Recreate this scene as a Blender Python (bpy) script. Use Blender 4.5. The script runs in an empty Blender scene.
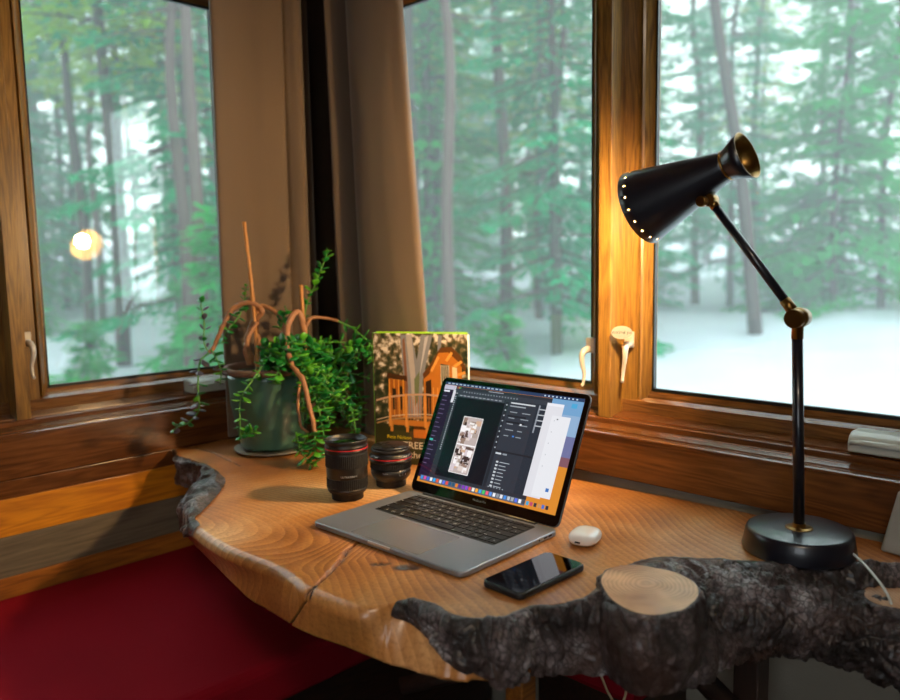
# Window-corner desk in a forest cabin
BULB_S=1000.; SCR_S=.9; SKY=3.3; FOG=.0125; FILLP=12.; EXPO=0.32
TREES=[(0,-34,34,15,26,7,.85,1.15),(1,-34,34,14,30,10,.85,1.15),(2,-34,34,14,32,12,.8,1.1),(3,-34,34,15,36,18,.8,1.15),(4,-34,34,12,30,26,.8,1.1),
 (5,-34,-13,11,22,6,.5,1.1),(6,-34,12,10,22,8,.5,1.1),(5,14,34,19,30,6,.6,1.2),(0,-36,36,28,48,8,.9,1.25),(3,-36,36,30,50,14,.9,1.3),(3,-112,-60,8,18,8,.9,1.2),(2,-112,-60,10,20,4,.9,1.2),(4,-112,-60,8,16,4,.9,1.2),(0,-118,-66,8,17,3,.9,1.2),(1,-118,-66,8,18,8,.9,1.2)]  # last two fir entries added out of view to darken a window reflection
WOODY=[(3.2,[(-1.6656,1.0031,0.2169),(-1.6738,0.9884,0.2645),(-1.6596,0.9962,0.3134),(-1.6358,1.0107,0.3449),(-1.6472,1.0022,0.3619),(-1.6664,0.9840,0.3671),(-1.6876,0.9604,0.3509),(-1.6927,0.9345,0.3090),(-1.7018,0.9189,0.2689),(-1.7016,0.9021,0.2512)]),
(2.6,[(-1.6711,1.0262,0.2189),(-1.6853,1.0249,0.2978),(-1.6784,1.0264,0.3524),(-1.6487,1.0416,0.3524),(-1.6298,1.0567,0.3301),(-1.6207,1.0607,0.2984),(-1.6118,1.0755,0.2483)]),
(3.4,[(-1.6046,1.0632,0.2154),(-1.5689,1.0791,0.2704),(-1.5571,1.0704,0.3201),(-1.5589,1.0585,0.3447),(-1.5537,1.0314,0.3205),(-1.5281,1.0065,0.2722),(-1.4998,0.9991,0.2285),(-1.4629,1.0022,0.1969),(-1.4435,1.0002,0.1534),(-1.4239,0.9978,0.1059),(-1.4192,0.9988,0.0836)]),
(2.2,[(-1.5825,1.0905,0.2489),(-1.5912,1.1049,0.3039),(-1.5904,1.1232,0.3250),(-1.5757,1.1518,0.3237),(-1.5522,1.1738,0.3158)]),
(3.2,[(-1.6390,0.9735,0.2222),(-1.6393,0.9647,0.2568),(-1.6366,0.9731,0.2922),(-1.6322,0.9964,0.3219)]),
(1.8,[(-1.5096,1.0439,0.2157),(-1.4919,1.0133,0.1810),(-1.4837,1.0002,0.1371),(-1.4591,0.9895,0.0956),(-1.4384,0.9933,0.0794)])]
GREEN=[([(-1.5522,1.1738,0.3158),(-1.5262,1.1966,0.2979),(-1.4993,1.2059,0.2786),(-1.4839,1.2180,0.2586),(-1.4755,1.2231,0.2388)],9,0.02),
([(-1.6311,1.1203,0.2933),(-1.6268,1.1355,0.3605),(-1.6170,1.1516,0.4002),(-1.6088,1.1657,0.4373),(-1.6007,1.1797,0.4745),(-1.5965,1.1867,0.4919)],12,0.018),
([(-1.7016,0.9021,0.2512),(-1.7119,0.8962,0.2774),(-1.7151,0.9006,0.3248),(-1.7229,0.8994,0.3652),(-1.7241,0.9009,0.3817)],7,0.017),
([(-1.7016,0.9021,0.2512),(-1.7061,0.8803,0.2315),(-1.6965,0.8671,0.1789),(-1.6832,0.8608,0.1455),(-1.6829,0.8565,0.1176),(-1.6979,0.8376,0.0923),(-1.7139,0.8203,0.0834),(-1.7233,0.8095,0.0743)],11,0.021),
([(-1.6987,0.9061,0.2582),(-1.6778,0.9090,0.2355),(-1.6691,0.9130,0.2071),(-1.6687,0.9085,0.1765)],8,0.02),
([(-1.5660,0.9612,0.2248),(-1.5510,0.9299,0.2018),(-1.5474,0.9006,0.1737),(-1.5523,0.8921,0.1515),(-1.5492,0.8879,0.1067),(-1.5537,0.8908,0.0641)],10,0.02),
([(-1.5549,0.8925,0.0821),(-1.5433,0.9032,0.0773),(-1.5223,0.9116,0.0882)],6,0.022),
([(-1.4732,1.0520,0.2179),(-1.4427,1.0619,0.1799),(-1.4190,1.0798,0.1450),(-1.4046,1.0910,0.1263)],8,0.02),
([(-1.4046,1.0910,0.1263),(-1.4000,1.0925,0.1079),(-1.3926,1.0939,0.0712)],4,0.02),
([(-1.4192,0.9988,0.0836),(-1.4167,0.9955,0.0479),(-1.4195,1.0014,0.0141)],8,0.024),
([(-1.4661,0.9801,0.0800),(-1.4407,0.9719,0.0485),(-1.4276,0.9804,0.0215),(-1.4140,0.9917,0.0078)],8,0.021),
([(-1.6721,0.9889,0.3449),(-1.6758,0.9899,0.3739),(-1.6766,0.9950,0.4099)],7,0.014),
([(-1.6015,1.0105,0.2213),(-1.5930,0.9957,0.2523),(-1.5868,0.9765,0.2711)],6,0.022),
([(-1.6276,1.0538,0.2985),(-1.6141,1.0578,0.3282),(-1.6085,1.0665,0.3474)],5,0.024),
([(-1.6783,0.9852,0.3595),(-1.6760,0.9688,0.3315),(-1.6852,0.9403,0.2994),(-1.6901,0.9309,0.2710)],6,0.022),
([(-1.4941,1.0300,0.2092),(-1.4550,1.0377,0.1933),(-1.4255,1.0486,0.1671),(-1.4109,1.0593,0.1442)],12,0.021),
([(-1.5197,1.0340,0.2160),(-1.4819,1.0405,0.1997),(-1.4494,1.0378,0.1590),(-1.4289,1.0379,0.1220),(-1.4203,1.0416,0.0924)],14,0.021),
([(-1.5195,1.0620,0.2129),(-1.4854,1.0802,0.2043),(-1.4593,1.1037,0.1896),(-1.4375,1.1214,0.1657)],10,0.02),
([(-1.5364,1.0176,0.2164),(-1.5290,1.0000,0.2377),(-1.5216,0.9750,0.2131),(-1.5209,0.9574,0.1875)],9,0.024),
([(-1.5544,1.0586,0.2297),(-1.5301,1.0856,0.2481),(-1.5126,1.1168,0.2463),(-1.4941,1.1474,0.2350),(-1.4724,1.1704,0.2441)],12,0.022),
([(-1.5881,1.0818,0.2296),(-1.5753,1.1274,0.2584),(-1.5620,1.1697,0.2630),(-1.5391,1.2050,0.2538),(-1.5122,1.2271,0.2257)],12,0.022),
([(-1.5866,1.1096,0.2169),(-1.5653,1.1692,0.1921),(-1.5426,1.2133,0.1507),(-1.5265,1.2210,0.0999),(-1.5266,1.2127,0.0496)],12,0.021),
([(-1.4853,1.0236,0.2038),(-1.4470,1.0245,0.1495),(-1.4252,1.0229,0.0947),(-1.4173,1.0235,0.0496)],13,0.021),
([(-1.5349,1.1793,0.2438),(-1.5084,1.1934,0.2568),(-1.4864,1.2131,0.2440),(-1.4850,1.2236,0.2130)],10,0.022),
([(-1.5457,1.0107,0.2306),(-1.5187,1.0131,0.2558),(-1.4959,1.0187,0.2383),(-1.4758,1.0201,0.2120)],9,0.024),
([(-1.5874,0.9695,0.2316),(-1.5577,0.9732,0.2476),(-1.5293,0.9872,0.2483),(-1.5029,0.9956,0.2263)],9,0.022),
([(-1.4384,0.9933,0.0794),(-1.4434,0.9851,0.0594),(-1.4483,0.9766,0.0372)],6,0.02),
([(-1.4940,1.0579,0.2061),(-1.4710,1.0922,0.1899),(-1.4550,1.1281,0.1389),(-1.4468,1.1561,0.0871)],10,0.021)]
STAKES=[[(-1.6724,0.9951,0.5605),(-1.6602,0.9945,0.4818),(-1.6565,0.9988,0.3980),(-1.6457,0.9960,0.3141),(-1.6410,0.9951,0.1928)],[(-1.5901,1.0943,0.4074),(-1.5817,1.0910,0.3347),(-1.5787,1.0935,0.2439)]]
LOGC=[(-0.5004,0.9795,-0.0547),(-0.4684,1.0536,-0.0554),(-0.4203,1.1145,-0.0612),(-0.3498,1.1537,-0.0750),(-0.2834,1.1743,-0.0913),(-0.1953,1.2153,-0.1147)]
CUT2= (-0.2977,1.1844,-0.0286)
CORDS=[[(-0.6327,0.9450,-0.1592),(-0.6263,0.9489,-0.1744),(-0.6196,0.9525,-0.1927),(-0.6104,0.9577,-0.2170),(-0.6047,0.9551,-0.2684)],[(-0.6192,0.9849,-0.1702),(-0.6125,0.9886,-0.1888),(-0.6090,0.9890,-0.2073),(-0.6117,0.9824,-0.2318),(-0.6106,0.9756,-0.2809)]]
import bpy, bmesh, math, random
import numpy as np
from mathutils import Vector, Matrix, noise
random.seed(7)
C = bpy.context.scene.collection
PI = math.pi
# ------------------------------------------------------------------ helpers
def rgb(r,g,b): return (r,g,b,1.0)
def hexc(h):
    v=[int(h[i:i+2],16)/255 for i in (0,2,4)]
    return tuple(((c/12.92) if c<=.04045 else ((c+.055)/1.055)**2.4) for c in v)+(1.0,)
def mat(name):
    m=bpy.data.materials.new(name); m.use_nodes=True
    nt=m.node_tree; nt.nodes.clear()
    return m,nt
def N(nt,t,**kw):
    n=nt.nodes.new(t)
    for k,v in kw.items():
        if k.startswith('i_'): n.inputs[k[2:].replace('_',' ')].default_value=v
        else: setattr(n,k,v)
    return n
def simple(name,col,rough=.5,metal=0,emit=None,es=0,bump=0,bscale=60,coat=0,var=0,vscale=8,spec=.5,transl=0):
    m,nt=mat(name); L=nt.links.new
    o=N(nt,'ShaderNodeOutputMaterial'); p=N(nt,'ShaderNodeBsdfPrincipled')
    p.inputs['Base Color'].default_value=col if len(col)==4 else col+(1,)
    p.inputs['Roughness'].default_value=rough; p.inputs['Metallic'].default_value=metal
    p.inputs['Coat Weight'].default_value=coat; p.inputs['Specular IOR Level'].default_value=spec
    if emit is not None:
        p.inputs['Emission Color'].default_value=emit; p.inputs['Emission Strength'].default_value=es
    tc=N(nt,'ShaderNodeTexCoord')
    if var:
        n=N(nt,'ShaderNodeTexNoise'); n.inputs['Scale'].default_value=vscale; n.inputs['Detail'].default_value=5
        L(tc.outputs['Object'],n.inputs['Vector'])
        r=N(nt,'ShaderNodeMapRange'); r.inputs['To Min'].default_value=1-var; r.inputs['To Max'].default_value=1+var
        L(n.outputs['Fac'],r.inputs['Value'])
        h=N(nt,'ShaderNodeHueSaturation'); h.inputs['Color'].default_value=col if len(col)==4 else col+(1,)
        L(r.outputs['Result'],h.inputs['Value']); L(h.outputs['Color'],p.inputs['Base Color'])
    if bump:
        n=N(nt,'ShaderNodeTexNoise'); n.inputs['Scale'].default_value=bscale; n.inputs['Detail'].default_value=4
        L(tc.outputs['Object'],n.inputs['Vector'])
        b=N(nt,'ShaderNodeBump'); b.inputs['Strength'].default_value=bump; b.inputs['Distance'].default_value=.002
        L(n.outputs['Fac'],b.inputs['Height']); L(b.outputs['Normal'],p.inputs['Normal'])
    if transl:
        t=N(nt,'ShaderNodeBsdfTranslucent'); t.inputs['Color'].default_value=col if len(col)==4 else col+(1,)
        mx=N(nt,'ShaderNodeMixShader'); mx.inputs['Fac'].default_value=transl
        L(p.outputs[0],mx.inputs[1]); L(t.outputs[0],mx.inputs[2]); L(mx.outputs[0],o.inputs['Surface'])
    else: L(p.outputs[0],o.inputs['Surface'])
    return m
def emis(name,col,s):
    m,nt=mat(name); o=N(nt,'ShaderNodeOutputMaterial'); e=N(nt,'ShaderNodeEmission')
    e.inputs['Color'].default_value=col; e.inputs['Strength'].default_value=s
    nt.links.new(e.outputs[0],o.inputs['Surface']); return m
def wood(name,c_dark,c_light,axis,scale=1.,rough=.45,coat=.25,knots=True,contrast=1.):
    """grain lines running along world axis 0/1/2"""
    m,nt=mat(name); L=nt.links.new
    o=N(nt,'ShaderNodeOutputMaterial'); p=N(nt,'ShaderNodeBsdfPrincipled')
    p.inputs['Roughness'].default_value=rough; p.inputs['Coat Weight'].default_value=coat; p.inputs['Coat Roughness'].default_value=.14
    tc=N(nt,'ShaderNodeTexCoord'); mp=N(nt,'ShaderNodeMapping')
    s=[14*scale]*3; s[axis]=1.1*scale; mp.inputs['Scale'].default_value=s
    L(tc.outputs['Object'],mp.inputs['Vector'])
    n1=N(nt,'ShaderNodeTexNoise'); n1.inputs['Scale'].default_value=1.2; n1.inputs['Detail'].default_value=3; n1.inputs['Distortion'].default_value=.6
    L(mp.outputs[0],n1.inputs['Vector'])
    mu=N(nt,'ShaderNodeMath',operation='MULTIPLY'); mu.inputs[1].default_value=9; L(n1.outputs['Fac'],mu.inputs[0])
    fr=N(nt,'ShaderNodeMath',operation='PINGPONG'); fr.inputs[1].default_value=.5; L(mu.outputs[0],fr.inputs[0])
    n2=N(nt,'ShaderNodeTexNoise'); n2.inputs['Scale'].default_value=14; n2.inputs['Detail'].default_value=4; L(mp.outputs[0],n2.inputs['Vector'])
    a=N(nt,'ShaderNodeMath',operation='ADD'); L(fr.outputs[0],a.inputs[0]); L(n2.outputs['Fac'],a.inputs[1])
    n3=N(nt,'ShaderNodeTexNoise'); n3.inputs['Scale'].default_value=3.; L(tc.outputs['Object'],n3.inputs['Vector'])
    a2=N(nt,'ShaderNodeMath',operation='ADD'); L(a.outputs[0],a2.inputs[0]); L(n3.outputs['Fac'],a2.inputs[1])
    r=N(nt,'ShaderNodeMapRange'); r.inputs['From Min'].default_value=1.25-.55/contrast; r.inputs['From Max'].default_value=1.25+.5/contrast
    L(a2.outputs[0],r.inputs['Value'])
    mx=N(nt,'ShaderNodeMix',data_type='RGBA'); mx.inputs['A'].default_value=c_dark; mx.inputs['B'].default_value=c_light
    L(r.outputs['Result'],mx.inputs['Factor']); col=mx.outputs['Result']
    if knots:
        mk=N(nt,'ShaderNodeMapping'); s=[9.]*3; s[axis]=4.; mk.inputs['Scale'].default_value=s; L(tc.outputs['Object'],mk.inputs['Vector'])
        v=N(nt,'ShaderNodeTexVoronoi'); v.inputs['Scale'].default_value=.55; L(mk.outputs[0],v.inputs['Vector'])
        rk=N(nt,'ShaderNodeMapRange'); rk.inputs['From Min'].default_value=.045; rk.inputs['From Max'].default_value=.1; rk.inputs['To Min'].default_value=.85; rk.inputs['To Max'].default_value=0
        L(v.outputs['Distance'],rk.inputs['Value'])
        m2=N(nt,'ShaderNodeMix',data_type='RGBA'); m2.inputs['B'].default_value=tuple(x*.25 for x in c_dark[:3])+(1,)
        L(rk.outputs['Result'],m2.inputs['Factor']); L(col,m2.inputs['A']); col=m2.outputs['Result']
    L(col,p.inputs['Base Color'])
    b=N(nt,'ShaderNodeBump'); b.inputs['Strength'].default_value=.08 if knots else .05; b.inputs['Distance'].default_value=.001
    L(a.outputs[0],b.inputs['Height']); L(b.outputs['Normal'],p.inputs['Normal'])
    L(p.outputs[0],o.inputs['Surface']); return m

class MB:
    def __init__(s): s.v=[]; s.f=[]; s.m=[]; s.sm=[]
    def add(s,vs,fs,mi=0,smooth=False):
        o=len(s.v); s.v+= [tuple(v) for v in vs]; s.f+=[tuple(i+o for i in f) for f in fs]
        s.m+=[mi]*len(fs); s.sm+=[smooth]*len(fs); return s
    def box(s,lo,hi,mi=0,T=None,bev=0):
        if bev:
            bm=bmesh.new(); bmesh.ops.create_cube(bm,size=1)
            for v in bm.verts: v.co=Vector([lo[i]+(v.co[i]+.5)*(hi[i]-lo[i]) for i in range(3)])
            bmesh.ops.bevel(bm,geom=list(bm.edges),offset=bev,segments=2,affect='EDGES',profile=.5)
            bm.verts.index_update()
            vs=[v.co.copy() for v in bm.verts]; fs=[[v.index for v in f.verts] for f in bm.faces]; bm.free()
        else:
            vs=[Vector((x,y,z)) for x in (lo[0],hi[0]) for y in (lo[1],hi[1]) for z in (lo[2],hi[2])]
            fs=[(0,1,3,2),(4,6,7,5),(0,4,5,1),(2,3,7,6),(0,2,6,4),(1,5,7,3)]
        if T is not None: vs=[T@v for v in vs]
        return s.add(vs,fs,mi,False)
    def prism(s,pts,z0,z1,mi=0,T=None,bev=0,segs=3,smooth=False):
        """pts ccw 2d outline; bevelled top and bottom when bev"""
        n=len(pts); rings=[]
        c=Vector((sum(p[0] for p in pts)/n,sum(p[1] for p in pts)/n))
        def off(d):
            out=[]
            for i in range(n):
                a=Vector(pts[i-1]);b=Vector(pts[i]);e=Vector(pts[(i+1)%n])
                t1=(b-a).normalized();t2=(e-b).normalized();nn=Vector((-(t1+t2).y,(t1+t2).x))
                if nn.length<1e-9: nn=Vector((-t1.y,t1.x))
                nn.normalize(); out.append(b+nn*d)
            return out
        prof=[(0,z0),(0,z1)]
        if bev:
            prof=[]
            for k in range(segs+1):
                a=PI/2*k/segs; prof.append((bev*(1-math.sin(a)),z0+bev*(1-math.cos(a))))
            for k in range(segs+1):
                a=PI/2*k/segs; prof.append((bev*(1-math.cos(a)),z1-bev*(1-math.sin(a))))
        vs=[]
        for d,z in prof:
            for q in off(d): vs.append(Vector((q[0],q[1],z)))
        fs=[]
        for k in range(len(prof)-1):
            for i in range(n):
                j=(i+1)%n; fs.append((k*n+i,k*n+j,(k+1)*n+j,(k+1)*n+i))
        if T is not None: vs=[T@v for v in vs]
        s.add(vs,fs,mi,smooth)
        o=len(s.v)-len(vs)
        s.f+=[tuple(o+i for i in reversed(range(n))),tuple(o+(len(prof)-1)*n+i for i in range(n))]; s.m+=[mi]*2; s.sm+=[False]*2
        return s
    def lathe(s,prof,n=40,mi=0,T=None,smooth=True,cap=True,mis=None):
        """prof list of (r,z)"""
        vs=[];fs=[]
        for r,z in prof:
            for i in range(n):
                a=2*PI*i/n; vs.append(Vector((r*math.cos(a),r*math.sin(a),z)))
        ms=[]
        for k in range(len(prof)-1):
            for i in range(n):
                j=(i+1)%n; fs.append((k*n+i,k*n+j,(k+1)*n+j,(k+1)*n+i)); ms.append(mis[k] if mis else mi)
        if cap:
            fs.append(tuple(reversed(range(n)))); fs.append(tuple((len(prof)-1)*n+i for i in range(n))); ms+=[mis[0] if mis else mi,mis[-1] if mis else mi]
        if T is not None: vs=[T@v for v in vs]
        s.add(vs,fs,0,smooth); s.m[-len(fs):]=ms
        if cap: s.sm[-2:]=[False,False]
        return s
    def tube(s,pts,r,n=10,mi=0,smooth=True):
        pts=[Vector(p) for p in pts]; rs=r if isinstance(r,(list,tuple)) else [r]*len(pts)
        vs=[];prev=None
        for k,p in enumerate(pts):
            t=(pts[min(k+1,len(pts)-1)]-pts[max(k-1,0)]).normalized()
            if prev is None:
                u=t.cross(Vector((0,0,1)))
                if u.length<.05: u=t.cross(Vector((1,0,0)))
            else: u=prev-t*prev.dot(t)
            u.normalize(); prev=u; w=t.cross(u)
            for i in range(n):
                a=2*PI*i/n; vs.append(p+(u*math.cos(a)+w*math.sin(a))*rs[k])
        fs=[(k*n+i,k*n+(i+1)%n,(k+1)*n+(i+1)%n,(k+1)*n+i) for k in range(len(pts)-1) for i in range(n)]
        s.add(vs,fs,mi,smooth); o=len(s.v)-len(vs)
        s.f+=[tuple(o+i for i in reversed(range(n))),tuple(o+(len(pts)-1)*n+i for i in range(n))]; s.m+=[mi]*2; s.sm+=[False]*2
        return s
    def build(s,name,mats,parent=None,loc=None):
        me=bpy.data.meshes.new(name); me.from_pydata(s.v,[],s.f)
        for m in (mats if isinstance(mats,(list,tuple)) else [mats]): me.materials.append(m)
        me.polygons.foreach_set('material_index',s.m); me.polygons.foreach_set('use_smooth',s.sm)
        me.validate(); me.update()
        bm=bmesh.new(); bm.from_mesh(me); bmesh.ops.recalc_face_normals(bm,faces=bm.faces) if len(bm.faces)<20000 else None; bm.to_mesh(me); bm.free()
        o=bpy.data.objects.new(name,me); C.objects.link(o)
        if parent is not None: o.parent=parent
        if loc is not None: o.location=loc
        return o
def tag(o,label=None,cat=None,group=None,kind=None):
    if label: o['label']=label
    if cat: o['category']=cat
    if group: o['group']=group
    if kind: o['kind']=kind
    return o
def empty(name,loc=(0,0,0),rz=0,**kw):
    o=bpy.data.objects.new(name,None); C.objects.link(o); o.location=loc; o.rotation_euler=(0,0,rz); o.empty_display_size=.1
    return tag(o,**kw)
def rot(axis,deg): return Matrix.Rotation(math.radians(deg),4,axis)
def tr(x,y,z): return Matrix.Translation((x,y,z))
def frame(origin,zdir,xhint=(1,0,0)):
    z=Vector(zdir).normalized(); x=Vector(xhint); x=(x-z*x.dot(z)).normalized(); y=z.cross(x)
    M=Matrix((x,y,z)).transposed().to_4x4(); M.translation=Vector(origin); return M
def rrect(x0,y0,x1,y1,r,n=6):
    pts=[]
    for cx,cy,a0 in ((x1-r,y0+r,-90),(x1-r,y1-r,0),(x0+r,y1-r,90),(x0+r,y0+r,180)):
        for k in range(n+1):
            a=math.radians(a0+90*k/n); pts.append((cx+r*math.cos(a),cy+r*math.sin(a)))
    return pts
def catmull(P,t):
    n=len(P); i=min(int(t),n-2); f=t-i
    a,b,c,d=P[max(i-1,0)],P[i],P[i+1],P[min(i+2,n-1)]
    return tuple(.5*((2*b[k])+(-a[k]+c[k])*f+(2*a[k]-5*b[k]+4*c[k]-d[k])*f*f+(-a[k]+3*b[k]-3*c[k]+d[k])*f**3) for k in range(len(b)))
def smooth_path(P,m):
    return [Vector(catmull(P,(len(P)-1)*k/(m-1))) for k in range(m)]
_tc={}
def text_mb(mb,txt,T,size,mi,extr=.0001,align='LEFT',space=1.0):
    key=(txt,size,extr,align,space)
    if key not in _tc:
        cu=bpy.data.curves.new('t','FONT'); cu.body=txt; cu.size=size; cu.extrude=extr; cu.align_x=align; cu.space_character=space; cu.resolution_u=2
        ob=bpy.data.objects.new('t',cu); C.objects.link(ob)
        dg=bpy.context.evaluated_depsgraph_get(); me=bpy.data.meshes.new_from_object(ob.evaluated_get(dg))
        _tc[key]=([v.co.copy() for v in me.vertices],[tuple(p.vertices) for p in me.polygons])
        bpy.data.objects.remove(ob); bpy.data.curves.remove(cu); bpy.data.meshes.remove(me)
    vs,fs=_tc[key]; mb.add([T@v for v in vs],fs,mi)
# ------------------------------------------------------------------ materials
W_SILL_X=wood('honey_brown_wood_x',hexc('3f2211'),hexc('7c4b24'),0,1.,.26,.5,contrast=.8)
W_SILL_Y=wood('honey_brown_wood_y',hexc('3f2211'),hexc('7c4b24'),1,1.,.26,.5,contrast=.8)
W_FR_X=wood('window_wood_x',hexc('4d2f18'),hexc('8f6030'),0,1.6,.24,.6,False)
W_FR_Y=wood('window_wood_y',hexc('4d2f18'),hexc('8f6030'),1,1.6,.24,.6,False)
W_FR_Z=wood('window_wood_z',hexc('573a1a'),hexc('a07634'),2,1.6,.35,.4,False)
W_PLANK_O=wood('orange_plank',hexc('a5590c'),hexc('e39218'),1,1.,.5,.15)
W_PLANK_G=wood('grey_plank',hexc('4f4638'),hexc('7d705c'),1,1.,.6,.05)
W_PLANK_B=wood('brown_plank',hexc('6b3a12'),hexc('b06a22'),1,1.,.5,.1)
GASKET=simple('black_gasket',hexc('0b1210'),.4)
PLASTER=simple('beige_plaster',hexc('8f8778'),.9,bump=.3,bscale=200)
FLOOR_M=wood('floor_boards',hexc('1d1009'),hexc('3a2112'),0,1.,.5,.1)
CEIL_M=wood('ceiling_boards',hexc('7a5028'),hexc('b58048'),1,1.,.6,.0,False)
def glass():
    m,nt=mat('window_glass'); L=nt.links.new; o=N(nt,'ShaderNodeOutputMaterial')
    t=N(nt,'ShaderNodeBsdfTransparent'); t.inputs['Color'].default_value=(.93,.985,.965,1)
    g=N(nt,'ShaderNodeBsdfGlossy'); g.inputs['Roughness'].default_value=.0; g.inputs['Color'].default_value=(1,1,1,1)
    lw_=N(nt,'ShaderNodeLayerWeight'); lw_.inputs['Blend'].default_value=.5
    pw=N(nt,'ShaderNodeMath',operation='POWER'); pw.inputs[1].default_value=5; L(lw_.outputs['Facing'],pw.inputs[0])
    fr=N(nt,'ShaderNodeMath',operation='MULTIPLY_ADD'); fr.inputs[1].default_value=.95; fr.inputs[2].default_value=.055; L(pw.outputs[0],fr.inputs[0])
    mx=N(nt,'ShaderNodeMixShader'); L(fr.outputs[0],mx.inputs['Fac']); L(t.outputs[0],mx.inputs[1]); L(g.outputs[0],mx.inputs[2])
    L(mx.outputs[0],o.inputs['Surface']); return m
GLASS=glass()
# ------------------------------------------------------------------ room shell
Y0=1.35; X0=-1.85
ZB,ZT=.128,1.19            # window opening bottom / top
def RW(s,d,z): return Vector((s,Y0+d,z))     # right wall frame: s=x
def LW(s,d,z): return Vector((X0-d,s,z))     # left wall frame: s=y
def wbox(mb,F,s0,s1,d0,d1,z0,z1,mi=0,bev=0):
    a=F(s0,d0,z0); b=F(s1,d1,z1)
    lo=[min(a[i],b[i]) for i in range(3)]; hi=[max(a[i],b[i]) for i in range(3)]
    mb.box(lo,hi,mi,bev=bev)
def sweep(mb,F,prof,s0,s1,mi=0):
    """closed profile of (d,z) swept along s"""
    n=len(prof); vs=[F(s0,d,z) for d,z in prof]+[F(s1,d,z) for d,z in prof]
    fs=[(i,(i+1)%n,n+(i+1)%n,n+i) for i in range(n)]+[tuple(range(n)),tuple(range(2*n-1,n-1,-1))]
    mb.add(vs,fs,mi)
RX1=1.7; RY0=-1.7; FZ=-.75; CZ=1.55
st=lambda o,l=None:(tag(o,kind='structure',label=l),o)[1]
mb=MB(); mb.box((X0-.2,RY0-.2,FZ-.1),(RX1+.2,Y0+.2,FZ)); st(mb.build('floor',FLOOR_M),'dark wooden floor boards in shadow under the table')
mb=MB(); mb.box((X0-.2,RY0-.2,CZ),(RX1+.2,Y0+.2,CZ+.1)); st(mb.build('ceiling',CEIL_M),'wooden board ceiling above the windows')
# walls below / above the windows
mb=MB(); wbox(mb,RW,X0-.0,RX1,.016,.14,FZ,.10); wbox(mb,RW,X0,RX1,.0,.14,ZT+.03,CZ); wbox(mb,RW,-.268,RX1,0,.14,.10,ZT+.03); wbox(mb,RW,X0-.14,X0-.02,.04,.14,.1,ZT+.03)
st(mb.build('wall_right',PLASTER),'beige plastered wall below the right-hand windows')
mb=MB(); wbox(mb,LW,RY0,Y0+.14,.016,.14,FZ,.10); wbox(mb,LW,RY0,Y0,.0,.14,ZT+.03,CZ); wbox(mb,LW,RY0,-.137,0,.14,.10,ZT+.03); wbox(mb,LW,1.205,Y0,.04,.14,.1,ZT+.03)
wl=st(mb.build('wall_left',W_PLANK_B),'wood-planked wall below the left window')
for z0,z1,m in ((-.0405,-.001,W_SILL_Y),(-.1245,-.0415,W_PLANK_O),(-.2150,-.1255,W_PLANK_G),(-.300,-.2160,W_PLANK_B),(-.45,-.301,W_PLANK_O),(-.6,-.451,W_PLANK_B),(-.748,-.601,W_PLANK_G)):
    q=MB(); wbox(q,LW,RY0,Y0+.0,.000,.018,z0,z1,bev=.0012)
    q.build('plank',m,wl)
mb=MB(); wbox(mb,RW,X0-.0385,-1.7310,.002,.14,.130,ZT+.028,bev=.002); st(mb.build('trim_5',wood('shade_dark_corner_post',hexc('150e09'),hexc('2c1d12'),2,1.,.5,.1)),'wooden corner post darkened for the shade between the two curtains')  # wood coloured near black to stand for shade in the curtain gap
# far walls of the room (behind the camera), one with an opening added for fill light
mb=MB(); mb.box((RX1,RY0,FZ),(RX1+.14,Y0+.14,CZ)); st(mb.build('wall_back_east',W_PLANK_G))
mb=MB(); 
wx0,wx1=.25,1.45
for a in (((X0,RY0-.14,FZ),(RX1,RY0,.05)),((X0,RY0-.14,1.35),(RX1,RY0,CZ)),((X0,RY0-.14,.05),(wx0,RY0,1.35)),((wx1,RY0-.14,.05),(RX1,RY0,1.35))): mb.box(*a)
st(mb.build('wall_back_south',W_PLANK_G))
# aprons and stools
STOOL=[(-.004,.0945),(-.004,.0985),(.0,.1005),(.013,.1015),(.013,.0975),(.0165,.0975),(.0165,.103),(.044,.1085),(.044,.104),(.049,.104),(.049,.117),(.052,.119),(.062,.1195),(.063,.1225),(.10,.128),(.14,.128),(.14,.0945)]
def apron(F,s0,s1,mw,name,lab):
    q=MB(); wbox(q,F,s0,s1,.0,.0155,.008 if F is RW else .0005,.0940,bev=.002); st(q.build('trim_%s'%name,mw),lab)
apron(RW,X0+.001,RX1-.01,W_SILL_X,'1','dark honey-brown apron board under the right-hand windows'); apron(LW,RY0+.01,Y0-.001,W_SILL_Y,'2','dark honey-brown apron board under the left window')
q=MB(); sweep(q,RW,STOOL,X0-.13,RX1-.01); st(q.build('trim_3',W_SILL_X),'grooved wooden sill running under the right-hand windows')
q=MB(); sweep(q,LW,STOOL,RY0+.01,Y0-.006); st(q.build('trim_4',W_SILL_Y),'grooved wooden sill running under the left window')
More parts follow.
